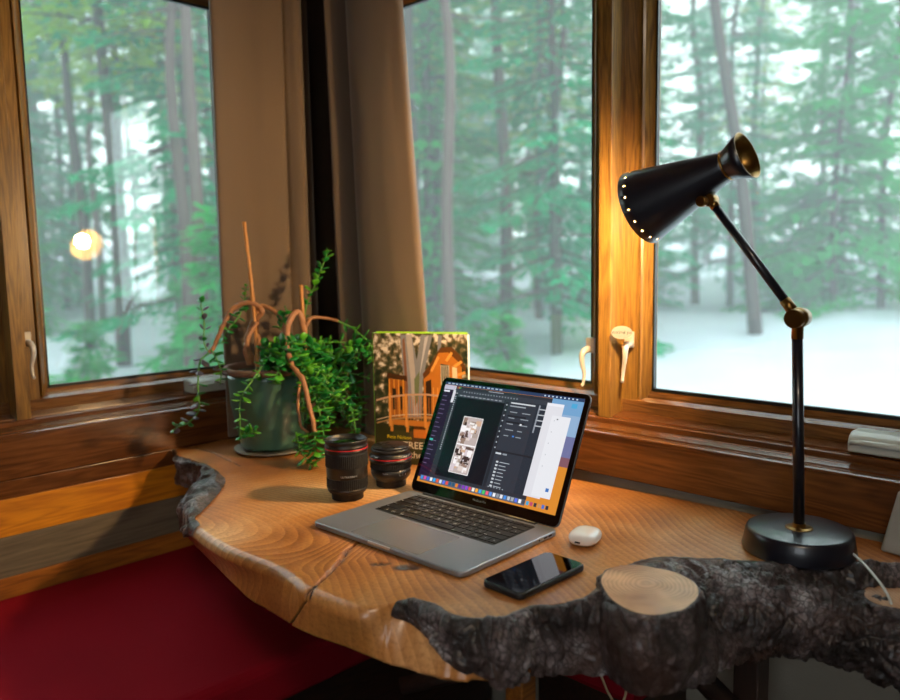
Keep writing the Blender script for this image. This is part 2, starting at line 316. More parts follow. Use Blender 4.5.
# windows: opening between s0..s1 (post centres)
PW=.030
def window(F,s0,s1,name,wh,lab,near_post=True,far_post=True):
    e=empty(name,F((s0+s1)/2,.05,ZB),label=lab,kind='structure')
    inv=Matrix.Translation(-e.location)
    def bd(q,n,m,par=e):
        o=q.build(n,m,None); o.parent=par
        if par is e: o.matrix_parent_inverse=inv
        return o
    a=s0+PW/2; b=s1-PW/2
    fr=MB()
    for s,on in ((s0,near_post),(s1,far_post)):
        if on: wbox(fr,F,s-PW/2,s+PW/2,.051,.14,.119,ZT+.028,0,bev=.0015)
    wbox(fr,F,a,b,.051,.14,ZT,ZT+.028,0)
    bd(fr,'window_frame',W_FR_Z)
    # sash
    Wf,Wt=.040,.022
    sf=.100; g=.125
    def stile(q,sa,dirn):
        # flat face, small groove, bevel to glass
        pr=[(0,sf),(Wf-.004,sf),(Wf-.003,sf+.010),(Wf,sf+.010),(Wf+.0015,sf+.001),(Wf+.006,sf+.004),(Wf+Wt-.004,sf+.019),(Wf+Wt,sf+.019),(Wf+Wt,sf+.036),(0,sf+.036)]
        n=len(pr); vs=[F(sa+dirn*w,d,z) for z in (ZB-.001,ZT) for w,d in pr]
        q.add(vs,[(i,(i+1)%n,n+(i+1)%n,n+i) for i in range(n)]+[tuple(range(n)),tuple(range(2*n-1,n-1,-1))],0)
    q=MB(); stile(q,a,1); stile(q,b,-1); sash=bd(q,'sash_stile',W_FR_Z)
    rail=[(sf-.0012,ZB),(sf-.0012,ZB+.026),(sf+.002,ZB+.028),(sf+.011,ZB+.033),(sf+.012,ZB+.030),(sf+.0135,ZB+.030),(sf+.0145,ZB+.037),(sf+.019,ZB+.0475),(sf+.019,ZB+.050),(sf+.036,ZB+.050),(sf+.036,ZB)]
    q=MB(); sweep(q,F,rail,a+.0005,b-.0005)
    sweep(q,F,[(d,ZT+ZB-z) for d,z in rail],a+.0005,b-.0005)
    bd(q,'sash_rail',wh)
    q=MB()
    for lo,hi in ((a+Wf+Wt-.001,a+Wf+Wt+.003),(b-Wf-Wt-.003,b-Wf-Wt+.001)): wbox(q,F,lo,hi,sf+.0185,g+.004,ZB+.048,ZT-.048,0)
    wbox(q,F,a+Wf+Wt,b-Wf-Wt,sf+.0185,g+.004,ZB+.0465,ZB+.0530,0); wbox(q,F,a+Wf+Wt,b-Wf-Wt,sf+.0185,g+.004,ZT-.053,ZT-.0465,0)
    bd(q,'glazing_gasket',GASKET)
    q=MB(); wbox(q,F,a+Wf+Wt-.004,b-Wf-Wt+.004,g,g+.0035,ZB+.046,ZT-.046,0)
    bd(q,'pane',GLASS)
    return e
window(LW,.549,1.175,'window_1',W_FR_Y,'tall wood-framed window in the left wall')
w2=window(RW,-1.715,-.924,'window_2',W_FR_X,'wood-framed window between the curtain and the lit mullion')
window(RW,-.924,-.285,'window_3',W_FR_X,'wide wood-framed window behind the black desk lamp',near_post=False)
window(LW,-.12,.549,'window_4',W_FR_Y,'wood-framed window at the left edge of the picture',far_post=False)
# extra jamb pieces filling between window and wall
# ------------------------------------------------------------------ window hardware
PEWTER=simple('champagne_metal',hexc('cfc6ba'),.35,.3); 
WHITE_P=simple('white_enamel',hexc('8f8c84'),.6); GREEN_INK=simple('green_ink',hexc('06241a'),.8); GREYP=simple('grey_cover_plastic',hexc('b9bdb4'),.35,coat=.3)
def handle(F,s,z,lab,side=1,parent_lab=None,badge=False,d=.098):
    e=empty('window_latch',F(s,d,z),label=lab,cat='window latch'); inv=Matrix.Translation(-e.location)
    def bd(q,n,m):
        o=q.build(n,m,e); o.matrix_parent_inverse=inv; return o
    q=MB(); wbox(q,F,s-.011,s+.011,d-.006,d+.001,z-.012,z+.022,0,bev=.002)
    for zz in (.017,-.005):
        for ss in (-.006,.006):
            wbox(q,F,s+ss-.002,s+ss+.002,d-.0075,d-.005,z+zz-.002,z+zz+.002,0)
    bd(q,'latch_plate',PEWTER)
    q=MB()
    pts=[F(s+.004*side,d-.004,z-.004),F(s+.004*side,d-.02,z-.006),F(s+.006*side,d-.028,z-.016),F(s+.005*side,d-.028,z-.035),F(s+.001*side,d-.026,z-.055),F(s+.001*side,d-.030,z-.078),F(s+.003*side,d-.034,z-.083)]
    pp=smooth_path([tuple(p) for p in pts],22); n=len(pp)
    q.tube(pp,[.0085-.0050*min(1,k/(n*.75)) for k in range(n)],12); bd(q,'latch_lever',PEWTER)
    return e
handle(RW,-.890,.281,'champagne metal window latch on the lit mullion beside the lamp',1)
handle(LW,.578,.292,'champagne metal window latch on the left window frame',1,d=.098)
# middle window latch, on the sash behind the mullion
handle(RW,-.990,.262,'champagne metal window latch overlapping the middle window glass',-1,d=.10)
b_=MB(); T=Matrix(((1,0,0,-.8875),(0,0,1,1.4185),(0,1,0,.3035),(0,0,0,1)))
# badge faces -y and a little towards +x
T=tr(-.8815,1.402,.3045)@rot('Z',28)@rot('X',90)
b_.prism([(.0215*math.cos(2*PI*k/36),.0140*math.sin(2*PI*k/36)) for k in range(36)],0,.0012,0,T,bev=.0003)
text_mb(b_,'WAYNE Jim',T@tr(0,-.0028,.0013),.0082,1,.0003,'CENTER')
text_mb(b_,'. . . . . .',T@tr(0,.0042,.0013),.006,1,.0001,'CENTER'); text_mb(b_,'. . . . .',T@tr(0,-.0080,.0013),.006,1,.0001,'CENTER')
tag(b_.build('oval_badge',[WHITE_P,GREEN_INK]),'small white oval badge with green lettering on the mullion','badge')
def operator(F,s0,s1,lab,d=.068):
    e=empty('window_operator',F((s0+s1)/2,d,.128),label=lab,cat='window crank'); inv=Matrix.Translation(-e.location)
    q=MB(); prof=[(d-.022,.124),(d-.024,.140),(d-.019,.152),(d-.006,.1585),(d+.0315,.1585),(d+.0315,.124)]
    sweep(q,F,prof,s0,s1); 
    o=q.build('cover',GREYP,e); o.matrix_parent_inverse=inv
    bv=o.modifiers.new('b','BEVEL'); bv.width=.004; bv.segments=3
    q=MB(); q.tube([F(s0+.006,d-.026,.142),F(s0+.03,d-.029,.1445),F(s1-.01,d-.029,.1445)],[.004,.0045,.006],10); o=q.build('crank_handle',GREYP,e); o.matrix_parent_inverse=inv
operator(RW,-.432,-.28,'pale grey window crank cover on the right sill edge')
operator(LW,.955,1.06,'grey window crank cover on the sill behind the hanging plant')
# ------------------------------------------------------------------ bench
RED=simple('red_canvas',hexc('8c0a1e'),.9,bump=.5,bscale=700,var=.18,vscale=4,spec=.15)
BENCHW=wood('dark_bench_wood',hexc('1b100a'),hexc('3a2214'),1,1.,.5,.1)
e=empty('bench',(X0+.35,.4,FZ),label='built-in bench with a long dark red cushion along the left wall',cat='bench')
inv=Matrix.Translation(-e.location)
q=MB(); q.box((X0+.001,-1.3,FZ+.001),(-1.21,1.345,-.345),0,bev=.004); o=q.build('bench_base',BENCHW,e); o.matrix_parent_inverse=inv
q=MB(); q.box((X0+.002,-1.28,-.344),(-1.165,1.343,-.255),0,bev=.0); o=q.build('cushion',RED,e); o.matrix_parent_inverse=inv
bv=o.modifiers.new('b','BEVEL'); bv.width=.022; bv.segments=4
e=empty('bench',(-1.0,1.1,FZ),label='short return bench with a dark red cushion under the table',cat='bench')
inv=Matrix.Translation(-e.location)
q=MB(); q.box((-.925,1.17,FZ+.001),(-.70,1.364,-.345),0,bev=.004); o=q.build('bench_base',BENCHW,e); o.matrix_parent_inverse=inv
q=MB(); q.box((-.93,1.15,-.344),(-.69,1.364,-.255),0,bev=.015); o=q.build('cushion',RED,e); o.matrix_parent_inverse=inv
# ------------------------------------------------------------------ live edge table
# F: flat top edge (x,y)  B: lower edge (x,y,z)  bk: back x   bark inner flag
ROWS=[(-1.842,.862,-1.842,.880,-.07,-1.842,1),(-1.80,.852,-1.80,.865,-.07,-1.80,1),(-1.748,.838,-1.76,.845,-.07,-1.74,1),
(-1.684,.850,-1.69,.852,-.07,-1.68,1),(-1.582,.836,-1.63,.83,-.07,-1.60,1),(-1.491,.812,-1.583,.791,-.07,-1.52,1),(-1.428,.770,-1.536,.7415,-.07,-1.46,1),
(-1.355,.7035,-1.4785,.708,-.07,-1.39,1),(-1.313,.661,-1.43,.695,-.07,-1.34,1),(-1.292,.642,-1.413,.688,-.07,-1.31,.6),
(-1.21,.626,-1.28,.66,-.07,-1.24,0),(-1.117,.6202,-1.228,.650,-.07,-1.16,0),(-1.007,.628,-1.077,.62,-.07,-1.07,0),(-.95,.624,-1.01,.617,-.07,-1.02,0),
(-.909,.616,-.958,.615,-.07,-.98,0),(-.89,.617,-.927,.613,-.07,-.96,0),(-.845,.620,-.88,.617,-.07,-.92,0),(-.797,.6254,-.8275,.6275,-.07,-.88,0),
(-.775,.642,-.785,.633,-.07,-.85,0),(-.764,.668,-.745,.639,-.07,-.83,.3),(-.735,.690,-.70,.652,-.07,-.80,.45),(-.675,.687,-.665,.664,-.07,-.77,.75),
(-.641,.705,-.62,.690,-.07,-.745,1),(-.628,.722,-.604,.710,-.075,-.73,1),(-.627,.745,-.606,.735,-.08,-.715,1),(-.622,.774,-.615,.766,-.09,-.70,1),
(-.60,.81,-.591,.823,-.1,-.69,1),(-.585,.845,-.543,.857,-.1,-.675,1),(-.595,.90,-.498,.868,-.1,-.655,1),(-.602,.947,-.461,.892,-.1,-.635,1),
(-.60,.985,-.452,.93,-.1,-.62,1),(-.584,1.035,-.448,.966,-.1,-.60,1),(-.54,1.07,-.445,1.0,-.1,-.57,1),(-.50,1.10,-.45,1.04,-.1,-.53,1),
(-.45,1.135,-.42,1.10,-.09,-.48,1),(-.40,1.185,-.37,1.16,-.09,-.42,1),(-.35,1.225,-.33,1.205,-.09,-.37,1),(-.30,1.25,-.28,1.235,-.09,-.31,1),
(-.15,1.255,-.15,1.24,-.09,-.16,1),(.05,1.25,.05,1.235,-.09,.05,1),(.2,1.23,.2,1.215,-.09,.2,1)]
NB=720; NT=100; NS=24
def backy(x): return 1.3125+ (.028 if x>-.6 else .028*max(0,(x+.96)/.36))-.006
rows=[catmull(ROWS,(len(ROWS)-1)*k/(NB-1)) for k in range(NB)]
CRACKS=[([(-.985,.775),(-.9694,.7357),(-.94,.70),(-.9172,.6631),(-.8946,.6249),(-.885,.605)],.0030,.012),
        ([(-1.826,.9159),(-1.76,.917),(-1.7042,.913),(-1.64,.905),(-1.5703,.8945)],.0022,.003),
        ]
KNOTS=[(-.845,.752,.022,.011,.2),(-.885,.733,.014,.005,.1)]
def segd(px,py,poly):
    best=9
    for (ax,ay),(bx,by) in zip(poly,poly[1:]):
        dx,dy=bx-ax,by-ay; t=max(0,min(1,((px-ax)*dx+(py-ay)*dy)/(dx*dx+dy*dy)))
        best=min(best,math.hypot(px-ax-t*dx,py-ay-t*dy))
    return best
tv=[];tcol=[];grid=[]
zs=lambda b:b
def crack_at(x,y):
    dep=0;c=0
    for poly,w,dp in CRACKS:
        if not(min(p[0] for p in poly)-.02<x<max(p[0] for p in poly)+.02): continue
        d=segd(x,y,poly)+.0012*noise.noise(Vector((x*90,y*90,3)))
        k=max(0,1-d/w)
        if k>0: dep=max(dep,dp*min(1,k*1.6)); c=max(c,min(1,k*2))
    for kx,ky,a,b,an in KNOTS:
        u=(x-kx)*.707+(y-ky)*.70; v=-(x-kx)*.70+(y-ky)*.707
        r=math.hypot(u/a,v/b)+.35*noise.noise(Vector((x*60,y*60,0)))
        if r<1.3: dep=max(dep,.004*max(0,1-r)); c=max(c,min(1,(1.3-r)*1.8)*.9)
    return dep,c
side_o=[]   # outward dirs
for k,(fx,fy,bx,by,bz,bk,fl) in enumerate(rows):
    isb=fl>.2
    # irregular bark edge
    if isb:
        nn=noise.noise(Vector((fx*30,fy*30,0)))*.004+noise.noise(Vector((fx*90,fy*90,5)))*.002
        fy+=nn; by+=nn
    bly=backy(bk); col=[]
    rad=.010 if not isb else .004
    # inset point where rounding starts
    dx,dy=bk-fx,bly-fy; L=math.hypot(dx,dy); ux,uy=dx/L,dy/L
    ax,ay=fx,fy
    for j in range(NT):           # top: back -> front, denser at front
        t=1-(1-j/(NT-1))**1.35
        x=bk+(ax-bk)*t; y=bly+(ay-bly)*t
        dp,c=crack_at(x,y); wav=.0008*noise.noise(Vector((x*6,y*6,1)))
        col.append((x,y,wav*min(1,(1-t)*8)-dp,c,0))
    for j in range(1,NS+1):       # side: edge -> bottom
        t=j/NS
        if not isb or fl<.9:
            # rounded lip then nearly straight, slightly bellied face
            o=(fx-bx,fy-by); a=t
            lip=min(1,t/.3); z=-.018*(1-math.cos(lip*PI/2)) if t<.3 else -.018+(bz+.018)*((t-.3)/.7)
            out=.015*math.sin(lip*PI/2)
            h=max(0,(t-.3)/.7)
            x=fx+(bx-fx)*h-ux*out*(1-h*.5); y=fy+(by-fy)*h-uy*out*(1-h*.5)
            dp,c=crack_at(x,y) if t<.3 else (0,0)
            col.append((x,y,z-dp*.3,c,t))
        else:
            a=t*math.radians(105); g=math.sin(a)/1.0; x=fx+(bx-fx)*g; y=fy+(by-fy)*g
            z=bz*(1-math.cos(a))/(1-math.cos(math.radians(105)))
            col.append((x,y,z,0,t))
    for j in range(1,7):          # underside to the back
        t=j/6; lx,ly,lz=col[NT+NS-1][:3]
        col.append((lx+(bk-lx)*t,ly+(bly-ly)*t,lz+(-.085-lz)*min(1,t*2),0,2))
    grid.append(col)
NC=len(grid[0])
# crack on the front face, its shade also put into the colour
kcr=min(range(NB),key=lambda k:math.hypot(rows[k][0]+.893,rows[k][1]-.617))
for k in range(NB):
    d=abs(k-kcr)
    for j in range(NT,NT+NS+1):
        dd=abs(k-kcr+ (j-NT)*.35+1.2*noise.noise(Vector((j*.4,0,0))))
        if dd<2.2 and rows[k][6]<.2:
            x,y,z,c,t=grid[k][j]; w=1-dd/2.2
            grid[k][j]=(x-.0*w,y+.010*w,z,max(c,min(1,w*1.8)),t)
vs=[p[:3] for c in grid for p in c]
fs=[];fm=[]
for k in range(NB-1):
    for j in range(NC-1):
        fs.append((k*NC+j,(k+1)*NC+j,(k+1)*NC+j+1,k*NC+j+1))
    fs.append((k*NC+NC-1,(k+1)*NC+NC-1,(k+1)*NC,k*NC))
fs.append(tuple(range(NC))); fs.append(tuple((NB-1)*NC+j for j in reversed(range(NC))))
me=bpy.data.meshes.new('tabletop'); me.from_pydata(vs,[],fs); me.update()
at=me.color_attributes.new('crack_shade','FLOAT_COLOR','POINT')  # paints the cracks' shade and the dark knots into the wood
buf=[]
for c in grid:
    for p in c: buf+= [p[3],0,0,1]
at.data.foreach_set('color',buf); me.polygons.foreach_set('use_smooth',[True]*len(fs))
def desk_mat():
    m,nt=mat('live_edge_wood'); L=nt.links.new
    o=N(nt,'ShaderNodeOutputMaterial'); p=N(nt,'ShaderNodeBsdfPrincipled')
    tc=N(nt,'ShaderNodeTexCoord')
    nz=N(nt,'ShaderNodeTexNoise'); nz.inputs['Scale'].default_value=3.0; nz.inputs['Detail'].default_value=1; L(tc.outputs['Object'],nz.inputs['Vector'])
    sb=N(nt,'ShaderNodeVectorMath',operation='SUBTRACT'); sb.inputs[1].default_value=(.5,.5,.5); L(nz.outputs['Color'],sb.inputs[0])
    sc=N(nt,'ShaderNodeVectorMath',operation='SCALE'); sc.inputs['Scale'].default_value=.11; L(sb.outputs[0],sc.inputs[0])
    ad=N(nt,'ShaderNodeVectorMath',operation='ADD'); L(tc.outputs['Object'],ad.inputs[0]); L(sc.outputs[0],ad.inputs[1])
    def rings(cx,cy,ang,sx,sy,freq):
        mp=N(nt,'ShaderNodeMapping',vector_type='TEXTURE'); mp.inputs['Location'].default_value=(cx,cy,0); mp.inputs['Rotation'].default_value=(0,0,ang); mp.inputs['Scale'].default_value=(sx,sy,1.6)
        L(ad.outputs[0],mp.inputs['Vector'])
        ln=N(nt,'ShaderNodeVectorMath',operation='LENGTH'); L(mp.outputs[0],ln.inputs[0])
        mu=N(nt,'ShaderNodeMath',operation='MULTIPLY'); mu.inputs[1].default_value=freq; L(ln.outputs['Value'],mu.inputs[0])
        return mu.outputs[0]
    r1=rings(-1.36,.60,.35,2.2,.8,68.); r2=rings(-.80,.35,1.0,.55,2.2,40.)
    # which figure: left part vs right part
    sx=N(nt,'ShaderNodeSeparateXYZ'); L(ad.outputs[0],sx.inputs[0])
    mr=N(nt,'ShaderNodeMapRange'); mr.inputs['From Min'].default_value=-1.02; mr.inputs['From Max'].default_value=-.92; L(sx.outputs['X'],mr.inputs['Value'])
    mxr=N(nt,'ShaderNodeMix',data_type='FLOAT'); L(mr.outputs['Result'],mxr.inputs['Factor']); L(r1,mxr.inputs['A']); L(r2,mxr.inputs['B'])
    n5=N(nt,'ShaderNodeTexNoise'); n5.inputs['Scale'].default_value=60; n5.inputs['Detail'].default_value=2; L(tc.outputs['Object'],n5.inputs['Vector'])
    ma=N(nt,'ShaderNodeMath',operation='MULTIPLY_ADD'); ma.inputs[1].default_value=.16; L(n5.outputs['Fac'],ma.inputs[0]); L(mxr.outputs['Result'],ma.inputs[2])
    fr=N(nt,'ShaderNodeMath',operation='FRACT'); L(ma.outputs[0],fr.inputs[0])
    rp=N(nt,'ShaderNodeValToRGB'); L(fr.outputs[0],rp.inputs['Fac'])
    cr=rp.color_ramp; cr.elements[0].position=0; cr.elements[0].color=(.25,.25,.25,1); cr.elements[1].position=1; cr.elements[1].color=(1,1,1,1)
    x=cr.elements.new(.3); x.color=(.15,.15,.15,1); x=cr.elements.new(.12); x.color=(0,0,0,1)  # thin late-wood line
    big=N(nt,'ShaderNodeTexNoise'); big.inputs['Scale'].default_value=3.5; big.inputs['Detail'].default_value=4; L(tc.outputs['Object'],big.inputs['Vector'])
    fine=N(nt,'ShaderNodeTexNoise'); fine.inputs['Scale'].default_value=180; fine.inputs['Detail'].default_value=3; L(tc.outputs['Object'],fine.inputs['Vector'])
    rb=N(nt,'ShaderNodeValToRGB'); L(big.outputs['Fac'],rb.inputs['Fac'])
    e=rb.color_ramp.elements; e[0].position=.3; e[0].color=hexc('86461c'); e[1].position=.70; e[1].color=hexc('f0c48e')
    x=rb.color_ramp.elements.new(.5); x.color=hexc('cd8c48')
    dk=N(nt,'ShaderNodeMix',data_type='RGBA',blend_type='MULTIPLY'); dk.inputs['B'].default_value=(.42,.28,.18,1)
    inv_=N(nt,'ShaderNodeMath',operation='MULTIPLY_ADD'); inv_.inputs[1].default_value=-.62; inv_.inputs[2].default_value=.62; L(rp.outputs['Color'],inv_.inputs[0])
    fv=N(nt,'ShaderNodeTexNoise'); fv.inputs['Scale'].default_value=4.5; fv.inputs['Detail'].default_value=2; L(tc.outputs['Object'],fv.inputs['Vector'])
    fm_=N(nt,'ShaderNodeMapRange'); fm_.inputs['From Min'].default_value=.35; fm_.inputs['From Max'].default_value=.65; fm_.inputs['To Min'].default_value=.35; fm_.inputs['To Max'].default_value=1.35; L(fv.outputs['Fac'],fm_.inputs['Value'])
    fx_=N(nt,'ShaderNodeMath',operation='MULTIPLY'); L(inv_.outputs[0],fx_.inputs[0]); L(fm_.outputs['Result'],fx_.inputs[1]); fx_.use_clamp=True
    L(fx_.outputs[0],dk.inputs['Factor']); L(rb.outputs['Color'],dk.inputs['A'])
    d2=N(nt,'ShaderNodeMix',data_type='RGBA',blend_type='MULTIPLY'); d2.inputs['B'].default_value=(.6,.5,.42,1)
    rf=N(nt,'ShaderNodeMapRange'); rf.inputs['From Min'].default_value=.45; rf.inputs['From Max'].default_value=.75; rf.inputs['To Max'].default_value=.7; L(fine.outputs['Fac'],rf.inputs['Value'])
    L(rf.outputs['Result'],d2.inputs['Factor']); L(dk.outputs['Result'],d2.inputs['A'])
    vc=N(nt,'ShaderNodeAttribute',attribute_name='crack_shade'); sp=N(nt,'ShaderNodeSeparateColor'); L(vc.outputs['Color'],sp.inputs[0])
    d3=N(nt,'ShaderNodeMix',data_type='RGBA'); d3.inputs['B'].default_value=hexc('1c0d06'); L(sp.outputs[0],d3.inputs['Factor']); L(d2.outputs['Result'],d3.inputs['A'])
    L(d3.outputs['Result'],p.inputs['Base Color'])
    p.inputs['Roughness'].default_value=.38; p.inputs['Coat Weight'].default_value=.5; p.inputs['Coat Roughness'].default_value=.22
    b=N(nt,'ShaderNodeBump'); b.inputs['Strength'].default_value=.35; b.inputs['Distance'].default_value=.0012; L(inv_.outputs[0],b.inputs['Height']); b.invert=True
    L(b.outputs['Normal'],p.inputs['Normal']); L(p.outputs[0],o.inputs['Surface']); return m
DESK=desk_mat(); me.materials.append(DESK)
table=empty('live_edge_table',(-1.0,1.0,FZ),label='live-edge wooden slab table with dark bark filling the window corner',cat='table')
tinv=Matrix.Translation(-table.location)
def tpart(o): o.parent=table; o.matrix_parent_inverse=tinv; return o
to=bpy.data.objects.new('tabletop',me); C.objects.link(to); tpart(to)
def bark_mat():
    m,nt=mat('bark'); L=nt.links.new
    o=N(nt,'ShaderNodeOutputMaterial'); p=N(nt,'ShaderNodeBsdfPrincipled'); tc=N(nt,'ShaderNodeTexCoord')
    n1=N(nt,'ShaderNodeTexNoise'); n1.inputs['Scale'].default_value=14; n1.inputs['Detail'].default_value=8; n1.inputs['Roughness'].default_value=.65; L(tc.outputs['Object'],n1.inputs['Vector'])
    r=N(nt,'ShaderNodeValToRGB'); L(n1.outputs['Fac'],r.inputs['Fac']); e=r.color_ramp.elements
    e[0].position=.36; e[0].color=hexc('1a1311'); e[1].position=.66; e[1].color=hexc('aaa8ac')
    x=r.color_ramp.elements.new(.5); x.color=hexc('453a3a'); x=r.color_ramp.elements.new(.58); x.color=hexc('74686a')
    vo=N(nt,'ShaderNodeTexVoronoi',feature='DISTANCE_TO_EDGE'); vo.inputs['Scale'].default_value=95; 
    nw=N(nt,'ShaderNodeTexNoise'); nw.inputs['Scale'].default_value=30; L(tc.outputs['Object'],nw.inputs['Vector'])
    mw=N(nt,'ShaderNodeMix',data_type='VECTOR'); mw.inputs['Factor'].default_value=.03; L(tc.outputs['Object'],mw.inputs['A']); L(nw.outputs['Color'],mw.inputs['B']); L(mw.outputs['Result'],vo.inputs['Vector'])
    rv=N(nt,'ShaderNodeMapRange'); rv.inputs['From Max'].default_value=.16; rv.inputs['To Min'].default_value=.18; L(vo.outputs['Distance'],rv.inputs['Value'])
    mm=N(nt,'ShaderNodeMix',data_type='RGBA',blend_type='MULTIPLY'); mm.inputs['Factor'].default_value=1; L(r.outputs['Color'],mm.inputs['A'])
    cc_=N(nt,'ShaderNodeCombineColor'); [L(rv.outputs['Result'],cc_.inputs[i]) for i in range(3)]; L(cc_.outputs[0],mm.inputs['B']); r=mm
    nb=N(nt,'ShaderNodeTexNoise'); nb.inputs['Scale'].default_value=8; nb.inputs['Detail'].default_value=3; L(tc.outputs['Object'],nb.inputs['Vector'])
    rb=N(nt,'ShaderNodeMapRange'); rb.inputs['From Min'].default_value=.55; rb.inputs['From Max'].default_value=.7; rb.inputs['To Max'].default_value=.55; L(nb.outputs['Fac'],rb.inputs['Value'])
    m3=N(nt,'ShaderNodeMix',data_type='RGBA'); m3.inputs['B'].default_value=hexc('4a2a18'); L(rb.outputs['Result'],m3.inputs['Factor']); L(mm.outputs['Result'],m3.inputs['A'])
    L(m3.outputs['Result'],p.inputs['Base Color']); p.inputs['Roughness'].default_value=.45; p.inputs['Coat Weight'].default_value=.4; p.inputs['Coat Roughness'].default_value=.28
    n2=N(nt,'ShaderNodeTexNoise'); n2.inputs['Scale'].default_value=70; n2.inputs['Detail'].default_value=6; n2.inputs['Roughness'].default_value=.7; L(tc.outputs['Object'],n2.inputs['Vector'])
    b=N(nt,'ShaderNodeBump'); b.inputs['Strength'].default_value=1.; b.inputs['Distance'].default_value=.008; L(n2.outputs['Fac'],b.inputs['Height']); L(b.outputs['Normal'],p.inputs['Normal'])
    L(p.outputs[0],o.inputs['Surface']); return m
BARK=bark_mat()
def bnoise(q):
    w_=Vector((noise.noise(q*14),noise.noise(q*14+Vector((7,0,0))),noise.noise(q*14+Vector((0,9,0)))))*.35
    d,_p=noise.voronoi(Vector((q.x*34,q.y*34,q.z*17))+w_*2.2)
    plate=min(1,(d[1]-d[0])*2.4)
    d,_p=noise.voronoi(Vector((q.x*110,q.y*110,q.z*60))+w_*5)
    fine=min(1,(d[1]-d[0])*2.2)
    a=1-abs(noise.noise(q*9))*2; c=1-abs(noise.noise(q*150))*2
    return -.45+.62*plate+.22*fine+.30*a+.12*c
def bnoise_old(q):
    a=1-abs(noise.noise(q*26))*2; b=1-abs(noise.noise(Vector((q.x*60,q.y*60,q.z*30))))*2; c=1-abs(noise.noise(q*120))*2.2
    return max(-.4,.42*a+.38*b+.26*c)
# bark shells over the side columns where the mask says so
def bark_shell(k0,k1):
    nr=NS+2; V=[];idx={}
    def P(k,j): return Vector(grid[k][j][:3])
    def mask(k,j):
        fl=rows[k][6]; t=(j-NT)/NS
        return t<= (1.01 if fl>=.95 else fl) 
    bv=[];bf=[];J0=NT-1;NR=34
    def S(k,t):           # point on column k at side parameter t (0 = top edge)
        x=t*NS+ (NT-1); j=min(int(x),NT+NS-2); return P(k,j).lerp(P(k,j+1),x-j)
    def lim(k):
        fl=0
        for d in range(-6,7): fl+=min(1,rows[max(0,min(NB-1,k+d))][6])
        return max(.03,min(1.,fl/13))
    for k in range(k0,k1+1):
        Lk=lim(k)
        for r in range(NR+1):
            t=Lk*r/NR; p=S(k,t)
            du=S(min(k+1,NB-1),t)-S(max(k-1,0),t); dv=S(k,min(1,t+.04))-S(k,max(0,t-.04)); n=du.cross(dv)
            n=n.normalized() if n.length>1e-9 else Vector((0,0,1))
            if n.dot(Vector((P(k,NT+8).x-P(k,NT-40).x,P(k,NT+8).y-P(k,NT-40).y,0)).normalized()+Vector((0,0,.4)))<0: n=-n
            ed=min(1,t*7+.15)*min(1,max(0,(Lk-t)*8+.1) if Lk<.98 else 1)*min(1,(min(k-k0,k1-k))/8+.1)
            bv.append(p+n*(.0015+ed*(.0125*(bnoise(p)+.42))))
    w=NR+1
    for k in range(k1-k0):
        for r in range(NR): bf.append((k*w+r,(k+1)*w+r,(k+1)*w+r+1,k*w+r+1))
    q=MB(); q.add(bv,bf,0,True); return q.build('bark',BARK)
ks=[k for k in range(NB) if rows[k][6]>.25]
runs=[];s=ks[0];p=s
for k in ks[1:]:
    if k!=p+1: runs.append((s,p)); s=k
    p=k
runs.append((s,p))
for a,b in runs: tpart(bark_shell(a,b))
# big branch growing out of the slab at the right
def branch(pts,r0,name,seg=260,n=150):
    P=smooth_path(pts,seg); vs=[];prev=None
    for k,p in enumerate(P):
        t=(P[min(k+1,seg-1)]-P[max(k-1,0)]).normalized(); u=t.cross(Vector((0,0,1))).normalized(); w=u.cross(t)
        rr=r0*(.75+.25*min(1,k/40))*(1+.10*math.sin(k*.03))
        for i in range(n):
            a=2*PI*i/n; d=u*math.cos(a)+w*math.sin(a); q=p+d*rr
            vs.append(q+d*.015*bnoise(Vector((q.x*.9,q.y*.9,q.z*1.3))))
    fs=[(k*n+i,k*n+(i+1)%n,(k+1)*n+(i+1)%n,(k+1)*n+i) for k in range(seg-1) for i in range(n)]+[tuple(range(n)),tuple((seg-1)*n+i for i in reversed(range(n)))]
    q=MB(); q.add(vs,fs,0,True); return q.build(name,BARK)
tpart(branch(LOGC,.056,'bark_branch'))
